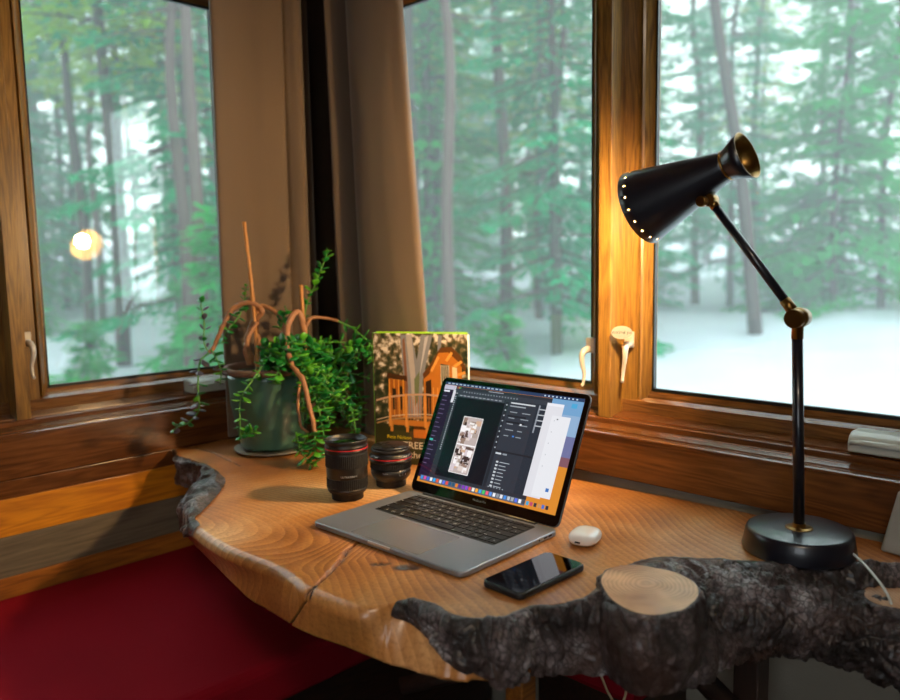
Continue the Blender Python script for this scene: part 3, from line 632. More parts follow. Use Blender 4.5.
# sawn knot: stub with a cut face
KC=Vector((-.523,.903,0))
def knot(center,a,b,ang,ztop,zbot,tilt=0):
    n=120; vs=[];cf=[]
    ca,sa=math.cos(ang),math.sin(ang)
    def edge(th,s): 
        r=1+.05*math.sin(3*th+1)+.03*noise.noise(Vector((math.cos(th)*2,math.sin(th)*2,0)))
        u,v=a*r*s*math.cos(th),b*r*s*math.sin(th); return center.x+u*ca-v*sa,center.y+u*sa+v*ca
    q=MB()
    prof=[(0.955,ztop),(1.0,ztop-.003),(1.04,ztop-.012),(1.09,ztop-.03),(1.12,ztop-.05),(1.08,ztop-.075),(.95,zbot)]
    pr=smooth_path([(x,0,z) for x,z in prof],26)
    V=[]
    for i,pp in enumerate(pr):
        for k in range(n):
            x,y=edge(2*PI*k/n,pp.x); p=Vector((x,y,pp.z)); d=Vector((x-center.x,y-center.y,0)).normalized()
            V.append(p+d*(.008*bnoise(p)*min(1,i/4)))
    F=[(i*n+k,i*n+(k+1)%n,(i+1)*n+(k+1)%n,(i+1)*n+k) for i in range(len(pr)-1) for k in range(n)]
    q.add(V,F,0,True); ob=q.build('knot_bark',BARK)
    q=MB(); V=[];R=14
    for i in range(R+1):
        for k in range(n):
            x,y=edge(2*PI*k/n,.957*i/R if i else .001); V.append((x,y,ztop+.0005+.001*noise.noise(Vector((x*30,y*30,0)))))
    F=[(i*n+k,i*n+(k+1)%n,(i+1)*n+(k+1)%n,(i+1)*n+k) for i in range(R) for k in range(n)]
    q.add(V,F,0,True); fc=q.build('sawn_knot',CUTM); return ob,fc
def cut_mat():
    m,nt=mat('sawn_end_grain'); L=nt.links.new
    o=N(nt,'ShaderNodeOutputMaterial'); p=N(nt,'ShaderNodeBsdfPrincipled'); tc=N(nt,'ShaderNodeTexCoord')
    mp=N(nt,'ShaderNodeMapping',vector_type='TEXTURE'); mp.inputs['Location'].default_value=(KC.x-.01,KC.y+.01,0); L(tc.outputs['Object'],mp.inputs['Vector'])
    nz=N(nt,'ShaderNodeTexNoise'); nz.inputs['Scale'].default_value=16; L(tc.outputs['Object'],nz.inputs['Vector'])
    ln=N(nt,'ShaderNodeVectorMath',operation='LENGTH'); L(mp.outputs[0],ln.inputs[0])
    ma=N(nt,'ShaderNodeMath',operation='MULTIPLY_ADD'); ma.inputs[1].default_value=180; L(ln.outputs['Value'],ma.inputs[0])
    mu=N(nt,'ShaderNodeMath',operation='MULTIPLY'); mu.inputs[1].default_value=4; L(nz.outputs['Fac'],mu.inputs[0]); L(mu.outputs[0],ma.inputs[2])
    pg=N(nt,'ShaderNodeMath',operation='PINGPONG'); pg.inputs[1].default_value=.5; L(ma.outputs[0],pg.inputs[0])
    ad=N(nt,'ShaderNodeMath',operation='MULTIPLY_ADD'); ad.inputs[1].default_value=.35; L(pg.outputs[0],ad.inputs[0]); L(nz.outputs['Fac'],ad.inputs[2])
    r=N(nt,'ShaderNodeValToRGB'); L(ad.outputs[0],r.inputs['Fac']); e=r.color_ramp.elements; e[0].position=.35; e[0].color=hexc('9a6c4c'); e[1].position=.85; e[1].color=hexc('e8bd92')
    L(r.outputs['Color'],p.inputs['Base Color']); p.inputs['Roughness'].default_value=.4; p.inputs['Coat Weight'].default_value=.3; p.inputs['Coat Roughness'].default_value=.3
    L(p.outputs[0],o.inputs['Surface']); return m
CUTM=cut_mat()
kb,kf=knot(KC,.066,.083,math.radians(40),.014,-.095); tpart(kb); tpart(kf)
KC2=Vector(CUT2)
kb,kf=knot(KC2,.040,.040,0,CUT2[2]+.004,CUT2[2]-.05); tpart(kb); tpart(kf)
# legs and braces
q=MB(); q.box((-.680,.785,FZ),(-.648,.817,-.088),0,T=None,bev=.003); tpart(q.build('leg',W_PLANK_B))
DARKW=wood('dark_brace_wood',hexc('1d120c'),hexc('35221a'),2,1.,.5,.1)
q=MB(); q.box((-.49,1.10,FZ),(-.45,1.14,-.082),0,bev=.003); tpart(q.build('leg',DARKW))
q=MB(); q.box((-1.30,1.20,FZ),(-1.26,1.24,-.088),0,bev=.003)
q2=MB(); q2.tube([(-.60,1.0,-.075),(-.45,1.10,-.26)],.018,4); tpart(q2.build('brace',DARKW))
q2=MB(); q2.tube([(-.92,.80,-.24),(-.76,.95,-.19)],.016,4); tpart(q2.build('brace',DARKW))
for k_,cp_ in enumerate(CORDS):
    q2=MB(); q2.tube(smooth_path(cp_,24),.0019,8); tag(q2.build('hanging_cord',simple('tan_cord_%d'%k_,hexc('b89b78'),.6)),['tan cord hanging under the table, left one of the pair','tan cord hanging under the table, right one of the pair'][k_],'cord')
# ------------------------------------------------------------------ lamp
BLK=simple('satin_black_enamel',hexc('0b0f1c'),.34,coat=.3,spec=.6); BRASS=simple('aged_brass',hexc('8a6a38'),.3,1.)
SHIN=simple('pale_gold_shade_lining',hexc('f2dc9c'),.5)
LB=Vector((-.4393,1.2103,0))
lamp=empty('desk_lamp',LB,label='black and brass desk lamp with a perforated cone shade, switched on',cat='lamp')
linv=Matrix.Translation(-LB)
def lp(q,n,m,par=lamp):
    o=q.build(n,m,None); o.parent=par
    if par is lamp: o.matrix_parent_inverse=linv
    return o
q=MB(); q.lathe([(.075,.0005),(.0815,.002),(.0830,.006),(.0785,.031),(.0765,.0355),(.073,.0370),(.02,.0372)],64,T=tr(*LB)); base_o=lp(q,'base',BLK)
q=MB(); q.lathe([(.0205,.0372),(.0205,.0380),(.018,.0385),(.010,.0387),(.0095,.045)],40,T=tr(*LB)); lp(q,'collar',BRASS)
J=Vector((-.4518,1.2103,.3641)); E=Vector((-.5965,1.2103,.5500))
q=MB(); q.tube([LB+Vector((0,0,.0385)),J-Vector((0,0,.028))],.0082,20); lp(q,'pole',BLK)
q=MB(); q.lathe([(.0088,-.032),(.0088,-.010),(.011,-.008)],24,T=tr(*J)); q.lathe([(.001,-.0165)]+[(.0165*math.cos(a),.0165*math.sin(a)) for a in np.linspace(-1.4,1.4,14)]+[(.001,.0165)],28,T=tr(*J))
Ty=frame(J,(0,1,0)); q.lathe([(.0135,-.020),(.0145,-.018),(.0145,.018),(.0135,.020)],28,T=Ty)
ad_=(E-J).normalized(); q.tube([J+ad_*.012,J+ad_*.034],.0085,20); lp(q,'lower_joint',BRASS)
q=MB(); q.tube([J+ad_*.034,E-ad_*.016],.0070,18); lp(q,'arm',BLK)
q=MB(); q.tube([E-ad_*.016,E-ad_*.002],.0078,18); q.lathe([(.0095,-.011),(.0105,-.009),(.0105,.009),(.0095,.011)],24,T=frame(E,(0,1,0)))
q.lathe([(.0075,-.024),(.009,-.022),(.009,-.012),(.006,-.011)],20,T=frame(E+Vector((-.006,0,-.002)),(0,1,0))); 
AX=Vector((-.1931,0,-.0719)).normalized()   # cup -> opening
OP=Vector((-.7230,1.2103,.5439)); CU=Vector((-.537,1.2103,.6158)); 
UP=Vector((AX.z,0,-AX.x))*(1 if -AX.x>0 else -1)
SL=(OP-CU).length
q.tube([E+Vector((-.002,0,.004)),E+Vector((-.002,0,.004))+UP*.018],.006,16); q.lathe([(.0082,-.008),(.0092,-.006),(.0092,.006),(.0082,.008)],20,T=frame(E+UP*.012+Vector((-.006,-.004,0)),(0,1,0))); lp(q,'shade_joint',BRASS)
# shade along local z = from cup to opening
TS=frame(CU,AX,(0,1,0)); zn=.036  # neck position
outp=[(.0235,zn),(.0245,zn+.004),(.0295,zn+.024)]+[(.0295+(.0665-.0295)*t,zn+.024+(SL-zn-.024)*t) for t in (.25,.5,.72)]
def rs(z): # outer radius as function of z
    pr=[(zn,.0240),(zn+.02,.0290),(SL,.0665)]
    for (a,ra),(b,rb) in zip(pr,pr[1:]):
        if z<=b: return ra+(rb-ra)*(z-a)/(b-a)
    return .0665
nn=96; zsx=[zn,zn+.004,zn+.010,zn+.02]+list(np.linspace(zn+.045,SL,9))
prof=[(rs(z),z) for z in zsx]+[(rs(z)-.0016,z) for z in reversed(zsx)]
mis=[0]*(len(zsx)-1)+[0]+[1]*(len(zsx)-1)
q=MB(); q.lathe(prof+[prof[0]],nn,mis=mis+[0],cap=False,T=TS); shade=lp(q,'lamp_shade',[BLK,SHIN])
# punched holes near the rim
cq=MB()
for k in range(18):
    a=2*PI*(k+.5)/18
    d=Vector((math.cos(a),math.sin(a),0)); p0=d*(rs(SL-.011)-.008); p0.z=SL-.011; p1=p0+d*.016
    cq.tube([TS@p0,TS@p1],0.0017,12)
cut=cq.build('cutter',SHIN)
bo=shade.modifiers.new('holes','BOOLEAN'); bo.object=cut; bo.operation='DIFFERENCE'; bo.solver='EXACT'
bpy.context.view_layer.update()
dg=bpy.context.evaluated_depsgraph_get(); nm=bpy.data.meshes.new_from_object(shade.evaluated_get(dg)); shade.modifiers.clear(); shade.data=nm; bpy.data.objects.remove(cut)
q=MB(); q.lathe([(.0245,zn-.0015),(.0252,zn-.001),(.0252,zn+.001),(.0245,zn+.0015)],48,T=TS,cap=False); lp(q,'neck_ring',BRASS)
cp=[(.0235,zn-.001),(.0300,zn*.55),(.0385,.0),(.0372,.0),(.0290,zn*.55),(.0215,zn-.006),(.004,zn-.007)]
q=MB(); q.lathe(cp,64,T=TS,cap=False,mis=[0,0,1,1,1,1]); q.lathe([(.007,zn-.014),(.007,zn-.006)],20,T=TS,mi=1); lp(q,'shade_cup',[BLK,BRASS])
BULB=emis('warm_bulb_glass',(1.0,.66,.32,1),BULB_S)
q=MB(); bz0=SL-.092
q.lathe([(.002,bz0+.074),(.012,bz0+.072),(.022,bz0+.064),(.028,bz0+.050),(.0275,bz0+.038),(.021,bz0+.022),(.012,bz0+.010),(.011,bz0)],32,T=TS); lp(q,'bulb',BULB)
q=MB(); q.lathe([(.0125,bz0-.02),(.0125,bz0+.004)],24,T=TS); lp(q,'bulb_socket',BRASS)
CLEAR=simple('clear_white_cord',hexc('cfd8d6'),.25,coat=.5)
ca=Vector((-.371,1.219,.017))
q=MB(); q.tube(smooth_path([(-.384,1.2215,.018),tuple(ca),(-.348,1.196,.015),(-.320,1.168,.008),(-.300,1.154,-.006),(-.292,1.158,-.03),(-.290,1.165,-.09)],40),.0020,8)
q.lathe([(.0048,-.004),(.0052,0),(.0035,.004)],16,T=frame(ca+Vector((-.004,0,0)),(.95,.1,0),(0,0,1)))
lp(q,'power_cord',CLEAR)
# ------------------------------------------------------------------ laptop
ALU=simple('space_grey_aluminium',hexc('8c919b'),.36,.6,bump=.04,bscale=900); ALU_D=simple('dark_aluminium_edge',hexc('5b5e62'),.35,.8)
KEYB=simple('black_key_plastic',hexc('0a0b0d'),.45); KEYW=simple('key_legend_white',hexc('d8dde0'),.5); KWELL=simple('keyboard_well',hexc('15171a'),.5)
PAD=simple('trackpad_glass',hexc('9095a0'),.25,.5,coat=.2)
def scr_glass():
    m,nt=mat('black_screen_glass'); L=nt.links.new; o=N(nt,'ShaderNodeOutputMaterial'); p=N(nt,'ShaderNodeBsdfPrincipled')
    p.inputs['Base Color'].default_value=hexc('060608'); p.inputs['Roughness'].default_value=.06; p.inputs['Specular IOR Level'].default_value=.9
    L(p.outputs[0],o.inputs['Surface']); return m
BEZ=scr_glass()
LT=1.66; lap=empty('laptop',(-1.1045,.7635,0),math.radians(LT),label='open space-grey laptop showing a dark photo editing window',cat='laptop')
lw,ld=.3545,.2425
q=MB(); q.prism(rrect(0,0,lw,ld,.013,8),.0012,.0105,0,bev=.0028,segs=4)
q.prism(rrect(.004,.004,lw-.004,ld-.004,.011,6),.0009,.0014,1)
# finger notch at the front
q.box((.148,-.0004,.0062),(.201,.008,.0104),2,bev=.0008)
for yy in (.205,.218): q.box((lw-.0006,yy-.0045,.0048),(lw+.0002,yy+.0045,.0078),3,bev=.0003)
q.lathe([(.0018,0),(.0018,.0004)],12,3,T=tr(lw,.188,.0063)@rot('Y',90))
base=q.build('base',[ALU,ALU_D,simple('notch_silver',hexc('d0d2d4'),.3,.9),KEYB],lap)
q=MB(); q.prism(rrect(.0945,.008,.2548,.108,.004,5),.0103,.01065,0); q.build('trackpad',PAD,lap)
q=MB(); q.prism(rrect(.0355,.1150,.3185,.2265,.003,5),.0104,.0107,0); kb_=q.build('keyboard',KWELL,lap)
KR=[(['esc']+['']*12,None,.012),(list('`1234567890-=')+['delete'],[1]*13+[1.55],.0188),(['tab']+list('QWERTYUIOP[]\\'),[1.55]+[1]*13,.0188),
(['caps']+list("ASDFGHJKL;'")+['return'],[1.82]+[1]*11+[1.82],.0188),(['shift']+list('ZXCVBNM,./')+['shift'],[2.38]+[1]*10+[2.38],.0188),
(['fn','ctrl','opt','cmd',' ','cmd','opt','<','^','>'],[1,1,1,1.25,5.3,1.25,1,1,1,1],.0188)]
y=.2250; K0,K1=.0375,.3165
for labs,wd,h in KR:
    wd=wd or ([1.4]+[1.0]*12); tot=sum(wd); x=K0; g=.0022; u=(K1-K0+g)/tot
    for t,w in zip(labs,wd):
        if t==' ' : pass
        k=MB(); x1=x+w*u-g; k.prism(rrect(x,y-h+g,x1,y,.0018,3),.0107,.0121,0,bev=.0003,segs=1)
        if t.strip():
            if len(t)==1: text_mb(k,t,tr((x+x1)/2,(2*y-h+g)/2-.0024,.01213),.0066,1,.00004,'CENTER')
            else: text_mb(k,t,tr(x+.0014,y-h+g+.0018,.01213),.0036,1,.00004,'LEFT')
        k.build('key',[KEYB,KEYW],kb_)
        x+=w*u
    y-=h
# hinge and lid
q=MB(); q.lathe([(.0042,0),(.0042,.270)],16,0,T=tr(.040,ld-.0035,.0095)@rot('Y',90)); q.build('hinge',KEYB,lap)
ANG=116
# lid frame: local x right, local y up the lid, local z towards the viewer
a=math.radians(ANG); LV=Vector((0,-math.cos(a),math.sin(a))); LN=Vector((0,-math.sin(a),-math.cos(a)))
TL=Matrix(((1,0,0,0),(0,LV.y,LN.y,ld-.0040),(0,LV.z,LN.z,.0105),(0,0,0,1)))
H=.2385
q=MB(); q.prism(rrect(0,0.002,lw,H,.012,8),-.0048,-.0006,0,T=TL,bev=.0012,segs=2); lid=q.build('lid',ALU_D,lap)
q=MB(); q.prism(rrect(.0014,.0035,lw-.0014,H-.0014,.011,8),-.0007,.0000,0,T=TL)
text_mb(q,'MacBook Pro',TL@tr(lw/2,.0115,.0001),.0058,1,.00005,'CENTER'); q.build('screen_bezel',[BEZ,simple('bezel_lettering',hexc('8a8d92'),.5)],lid)
# display contents, laid out in the display's own u (right) v (down)
SW,SH=.3315,.2072; sx0=(lw-SW)/2; sy1=H-.0095
cols={}; ui=MB(); mats=[]
def dcol(h,s=1.):
    k=(h,s)
    if k not in cols:
        m,nt=mat('display_'+h); L=nt.links.new; o=N(nt,'ShaderNodeOutputMaterial'); p=N(nt,'ShaderNodeBsdfPrincipled')
        p.inputs['Base Color'].default_value=(.004,.004,.006,1); p.inputs['Roughness'].default_value=.07; p.inputs['Specular IOR Level'].default_value=.75
        p.inputs['Specular Tint'].default_value=(.95,.55,1,1)
        p.inputs['Emission Color'].default_value=hexc(h); p.inputs['Emission Strength'].default_value=s*SCR_S; L(p.outputs[0],o.inputs['Surface'])
        cols[k]=len(mats); mats.append(m)
    return cols[k]
def R_(u0,v0,u1,v1,h,lay=1,skew=0):
    z=.00006*lay; x=lambda u: sx0+u*SW; y=lambda v: sy1-v*SH
    ui.add([TL@Vector((x(u0),y(v1),z)),TL@Vector((x(u1),y(v1),z)),TL@Vector((x(u1),y(v0),z)),TL@Vector((x(u0),y(v0),z))],[(0,1,2,3)],dcol(h))
rd=random.Random(3)
R_(0,0,1,1,'d2852e',1)
R_(.80,.0,1,.16,'6f9cc4',2); R_(.88,.16,1,.34,'8aa8c8',2); R_(.88,.34,1,.52,'6b6f98',2); R_(.88,.52,1,.60,'7d5560',2)
for i,(x,y_) in enumerate([(.0,.93)]): R_(0,.93,.02,1,'d2852e',2)
R_(0,.032,.085,.955,'23172e',3)           # chat side bar
R_(0,.032,.085,.075,'b9b6c8',4); R_(.004,.085,.05,.10,'e6e2ee',5)
for k in range(16): R_(.008,.14+k*.045,.008+rd.uniform(.025,.05),.146+k*.045,'6c5a80',5)
R_(.004,.575,.030,.595,'3fb0a8',6)
R_(.080,.075,.12,.2,'d8d8de',4); R_(.086,.032,.094,.2,'c8c8d0',4)
R_(.085,.032,.80,.935,'2b3038',2.5); R_(.098,.032,.80,.925,'2b3038',4)         # photo editor
R_(0,0,1,.030,'283c5c',5)                 # menu bar
for k in range(14): R_(.02+k*.031,.009,.02+k*.031+rd.uniform(.012,.022),.020,'aebfd4',6)
for k in range(9): R_(.74+k*.026,.009,.74+k*.026+.010,.021,'c5d2e4',6)
for k,c in enumerate(('d8544e','d9b545','4fb457')): R_(.104+k*.011,.042,.111+k*.011,.053,c,6)
R_(.35,.042,.46,.051,'8c929c',6)
R_(.098,.060,.80,.100,'353b44',5)
for k in range(20): R_(.16+k*.021,.074,.16+k*.021+.009,.086,'7d848e',6)
R_(.125,.105,.48,.135,'3d434c',5)
for k in range(11): R_(.14+k*.03,.115,.14+k*.03+.02,.123,'9aa0a8',6)
R_(.125,.135,.488,.905,'10151b',5)        # canvas
R_(.100,.105,.122,.905,'2a2f37',5)
for k in range(26): R_(.106,.13+k*.021,.113,.139+k*.021,'b9bec6',6)
R_(.49,.105,.80,.905,'2f353e',5); R_(.495,.12,.515,.905,'23282f',6)
for k in range(9): R_(.500,.14+k*.05,.509,.152+k*.05,'aab0b8',7)
R_(.53,.115,.70,.127,'c8ccd2',6); R_(.53,.145,.64,.156,'9aa0a8',6)
for k in range(5):
    for j in range(2): R_(.54+j*.085,.20+k*.055,.54+j*.085+rd.uniform(.03,.06),.209+k*.055,'8a9098',6)
R_(.53,.235,.66,.250,'1d2127',6); R_(.53,.29,.66,.305,'1d2127',6)
R_(.63,.300,.643,.315,'d8d8dc',7); R_(.60,.415,.614,.428,'3f7fd0',7); R_(.725,.11,.735,.36,'888e98',6)
R_(.71,.105,.79,.905,'282d35',5)
for k in range(4): R_(.73,.14+k*.05,.775,.15+k*.05,'b0b5bc',6)
R_(.52,.585,.56,.6,'c8ccd2',7); R_(.57,.585,.60,.6,'8a9098',7); R_(.51,.565,.79,.58,'20242a',6)
for k in range(8):
    R_(.54,.66+k*.031,.556,.676+k*.031,'c4c8ce',7); R_(.565,.664+k*.031,.565+rd.uniform(.03,.07),.671+k*.031,'a8adb5',7)
for k in range(6): R_(.53+k*.02,.892,.538+k*.02,.90,'a0a6ae',7)
# the open picture: two cabin interior photographs, one above the other
px0,px1,py0,py1=.225,.365,.315,.845
R_(px0-.004,py0-.005,px1+.004,py1+.005,'f2eef0',7)
for (v0,v1,sd) in ((py0,.573,5),(.585,py1,9)):
    R_(px0,v0,px1,v1,'b8a8a4',8); q_=random.Random(sd)
    for k in range(46):
        u=q_.uniform(px0,px1-.03); v=q_.uniform(v0,v1-.05); c=q_.choice(['e9e2e0','d6c6bf','8f7468','5d4640','efe9ea','a8988f','cfc0c6','3c2b28','c9a58a'])
        R_(u,v,min(px1,u+q_.uniform(.008,.04)),min(v1,v+q_.uniform(.012,.07)),c,9+k*.05)
# white document windows
R_(.775,.10,.885,.90,'d6d6dc',12); R_(.775,.075,.885,.10,'e2e2e8',12); R_(.825,.18,.945,.885,'dedfe4',13)
for k in range(5): R_(.845,.22+k*.1,.849,.23+k*.1,'9ea2aa',14)
R_(.86,.205,.87,.215,'60646c',14); R_(.905,.80,.925,.83,'3d6fb4',14)
R_(.93,.055,.965,.095,'4aa0cc',14)
# dock
R_(.02,.935,.80,.985,'59606c',12)
dk=['3f86d8','d64a9a','4a5fd0','e8e8ee','2f9fe0','e05a3a','c8d6ea','5a6fe0','e04a4a','1f4f80','27506e','e07a20','5a2a88','7a3ab0','8e44c8','d84a5a','e8e4da','f0a030','3aa0e0','3fc060','e85a78','5a8fe0','e8e8ee','8a9098','dcdce2','3f86d8','b8c0cc','a0a6ae','5a6fe0','eceff4','444a54','3fa0c8','b84a6a','30343c','c08a5a','4a70c0','2b2f36']
for k,c in enumerate(dk):
    u=.026+k*.0252; R_(u,.940,u+.0175,.972,c,15)
ui.build('display',mats,lid)
# ------------------------------------------------------------------ phone
CASE=simple('dark_rubber_case',hexc('10151a'),.5); PGL=simple('phone_glass',hexc('040507'),.05,spec=.9)
ph=empty('smartphone',(-.7145,.7752,0),math.radians(-.9),label='black smartphone in a dark case lying face up beside the laptop',cat='phone')
q=MB(); q.prism(rrect(0,0,.0745,.150,.011,8),.0006,.0112,0,bev=.0035,segs=4); q.box((.0743,.095,.004),(.0752,.112,.0075),0,bev=.0003)
q.box((.0310,-.0004,.0040),(.0430,.001,.0072),1,bev=.0003); q.build('case',[CASE,KWELL],ph)
q=MB(); q.prism(rrect(.0028,.0028,.0717,.1472,.009,8),.0108,.0115,0,bev=.0003,segs=1); q.build('screen',PGL,ph)
# ------------------------------------------------------------------ earbud case
WHT=simple('glossy_white_plastic',hexc('eeeae6'),.18,coat=.6)
bc=Vector((-.7045,1.0165,0))
ec=empty('earbud_case',bc,math.radians(15),label='small glossy white earbud case behind the phone',cat='earbud case')
def superpebble(w,d,h,n=28,m=56,e=.42):
    q=MB(); V=[];sg=lambda x,p: math.copysign(abs(x)**p,x)
    for i in range(n+1):
        ph_=-PI/2+PI*i/n
        for k in range(m):
            th=2*PI*k/m
            V.append((w*sg(math.cos(ph_),.62)*sg(math.cos(th),.72),d*sg(math.cos(ph_),.62)*sg(math.sin(th),.72),h*sg(math.sin(ph_),.85)+h))
    F=[(i*m+k,i*m+(k+1)%m,(i+1)*m+(k+1)%m,(i+1)*m+k) for i in range(n) for k in range(m)]
    q.add(V,F,0,True); return q
q=superpebble(.0240,.0310,.0118); q.build('shell',WHT,ec,(0,0,.0002))
q2=MB(); q2.prism(rrect(-.0048,-.0015,.0048,.0015,.0014,4),-.0002,.0006,0,T=tr(-.002,-.0307,.0105)@rot('X',90)); q2.build('charging_port',KWELL,ec)
# ------------------------------------------------------------------ lenses
LB1=simple('lens_barrel_black',hexc('08080a'),.42,spec=.5,bump=.1,bscale=1500); LB2=simple('lens_rubber',hexc('050506'),.75); REDR=simple('red_ring',hexc('c01820'),.35); LGL=simple('lens_front_glass',hexc('05070a'),.04,spec=1.0,coat=1.0)
LTX=simple('lens_lettering_grey',hexc('b0b3b5'),.5); LTW=simple('lens_lettering_white',hexc('d8d8d8'),.5)
def ribbed(q,r,z0,z1,nrib,mi,depth=.0008):
    n=nrib*4; V=[]
    for z in (z0,z0+.0006,z1-.0006,z1):
        for k in range(n):
            rr=r+(depth if k%4 in (1,2) else 0) if z0<z<z1 else r; a=2*PI*k/n; V.append((rr*math.cos(a),rr*math.sin(a),z))
    q.add(V,[(i*n+k,i*n+(k+1)%n,(i+1)*n+(k+1)%n,(i+1)*n+k) for i in range(3) for k in range(n)],mi,False)
def cyl_text(q,txt,r,z,ang,size,mi,sp=1.):
    # letters wrapped one by one round the barrel
    w=size*.66*sp; n=len(txt)
    for i,ch in enumerate(txt):
        if ch==' ': continue
        a=ang+(i-(n-1)/2)*w/r
        T=rot('Z',math.degrees(a))@tr(r,0,z)@rot('Y',90)@rot('Z',90)
        text_mb(q,ch,T,size,mi,.00006,'CENTER')
camdir=lambda x,y: math.atan2(-y,-x)
def lensA():
    x,y=-1.192,.911
    e=empty('camera_lens',(x,y,0),0,label='tall black zoom lens standing upright with a red ring near its top',cat='camera lens')
    q=MB(); q.lathe([(.0290,.0004),(.0310,.001),(.0315,.013),(.0325,.0135),(.0360,.0150),(.0385,.019)],64); q.build('rear_cap',LB2,e)
    q=MB(); q.lathe([(.0375,.0175),(.0388,.019),(.0392,.024),(.0378,.0245)],64,cap=False); q.lathe([(.0392,.0445),(.0402,.046),(.0402,.064),(.0410,.0655),(.0410,.093),(.0402,.0945),(.0402,.096),(.0418,.098),(.0418,.1015)],64,cap=True)
    q.lathe([(.0418,.1035),(.0418,.1075),(.0408,.1085),(.0408,.1145),(.0418,.1155),(.0418,.1185),(.0410,.1195),(.0385,.1195),(.0380,.117),(.0360,.1155),(.0350,.112)],64,cap=True)
    ca_=camdir(x,y)
    cyl_text(q,'ULTRASONIC',.0403,.050,ca_+.10,.0052,1,.95)
    q.build('barrel',[LB1,LTX],e)
    q=MB(); ribbed(q,.0392,.0245,.0445,60,0,.0011); q.lathe([(.0387,.024),(.0392,.0245)],48,cap=False); q.build('focus_ring',LB2,e)
    q=MB(); ribbed(q,.0410,.0665,.0925,70,0,.0006); q.build('zoom_ring',LB2,e)
    q=MB(); q.lathe([(.0416,.1013),(.0423,.1018),(.0423,.1034),(.0416,.1038)],64,cap=False); q.build('red_ring',REDR,e)
    q=MB(); q.lathe([(.0352,.1118),(.030,.1126),(.02,.1140),(.010,.1148),(.0005,.1150)],48,cap=False); q.build('front_glass',LGL,e)
def lensB():
    x,y=-1.194,1.026
    e=empty('camera_lens',(x,y,0),0,label='short wide black prime lens with front cap on, beside the taller lens',cat='camera lens')
    q=MB(); q.lathe([(.0290,.0004),(.0308,.001),(.0312,.014),(.0318,.0145)],64); q.build('rear_cap',LB2,e)
    q=MB(); q.lathe([(.0318,.0140),(.0350,.0165),(.0385,.021),(.0408,.026),(.0412,.030),(.0412,.040)],64)
    q.lathe([(.0430,.0535),(.0437,.0550),(.0437,.0605)],64); q.lathe([(.0437,.0625),(.0437,.0660),(.0425,.0672),(.0395,.0680),(.0395,.0740),(.0405,.0748),(.0405,.078),(.0395,.0795),(.036,.0802)],64)
    ca_=camdir(x,y)
    cyl_text(q,'Canon',.0413,.033,ca_-.28,.0040,1,.9); cyl_text(q,'85mm',.0413,.036,ca_+.62,.0062,2,.95); cyl_text(q,'1:1.2',.0413,.0275,ca_+.62,.0058,2,.9); cyl_text(q,'USM',.0438,.0652,ca_-.75,.0048,2,.9); cyl_text(q,'LENS EF',.0438,.0648,ca_+.85,.0052,2,.9)
    q.build('barrel',[LB1,LTX,LTW],e)
    q=MB(); ribbed(q,.0412,.040,.0535,70,0,.0012); q.lathe([(.0412,.0400),(.043,.0402)],48,cap=False); q.lathe([(.0412,.0533),(.0432,.0536)],48,cap=False); q.build('focus_ring',LB2,e)
    q=MB(); q.lathe([(.0435,.0603),(.0442,.0608),(.0442,.0624),(.0435,.0628)],64,cap=False); q.build('red_ring',REDR,e)
    q=MB(); q.lathe([(.0360,.0795),(.0375,.0800),(.0380,.0830),(.0365,.0845),(.0005,.0850)],64); 
    q.box((-.030,-.012,.0845),(-.016,.012,.0858),0,bev=.0004); q.box((.016,-.012,.0845),(.030,.012,.0858),0,bev=.0004); q.box((-.013,-.003,.0848),(.013,.003,.0856),0,bev=.0003); q.build('front_cap',LB1,e)
lensA(); lensB()
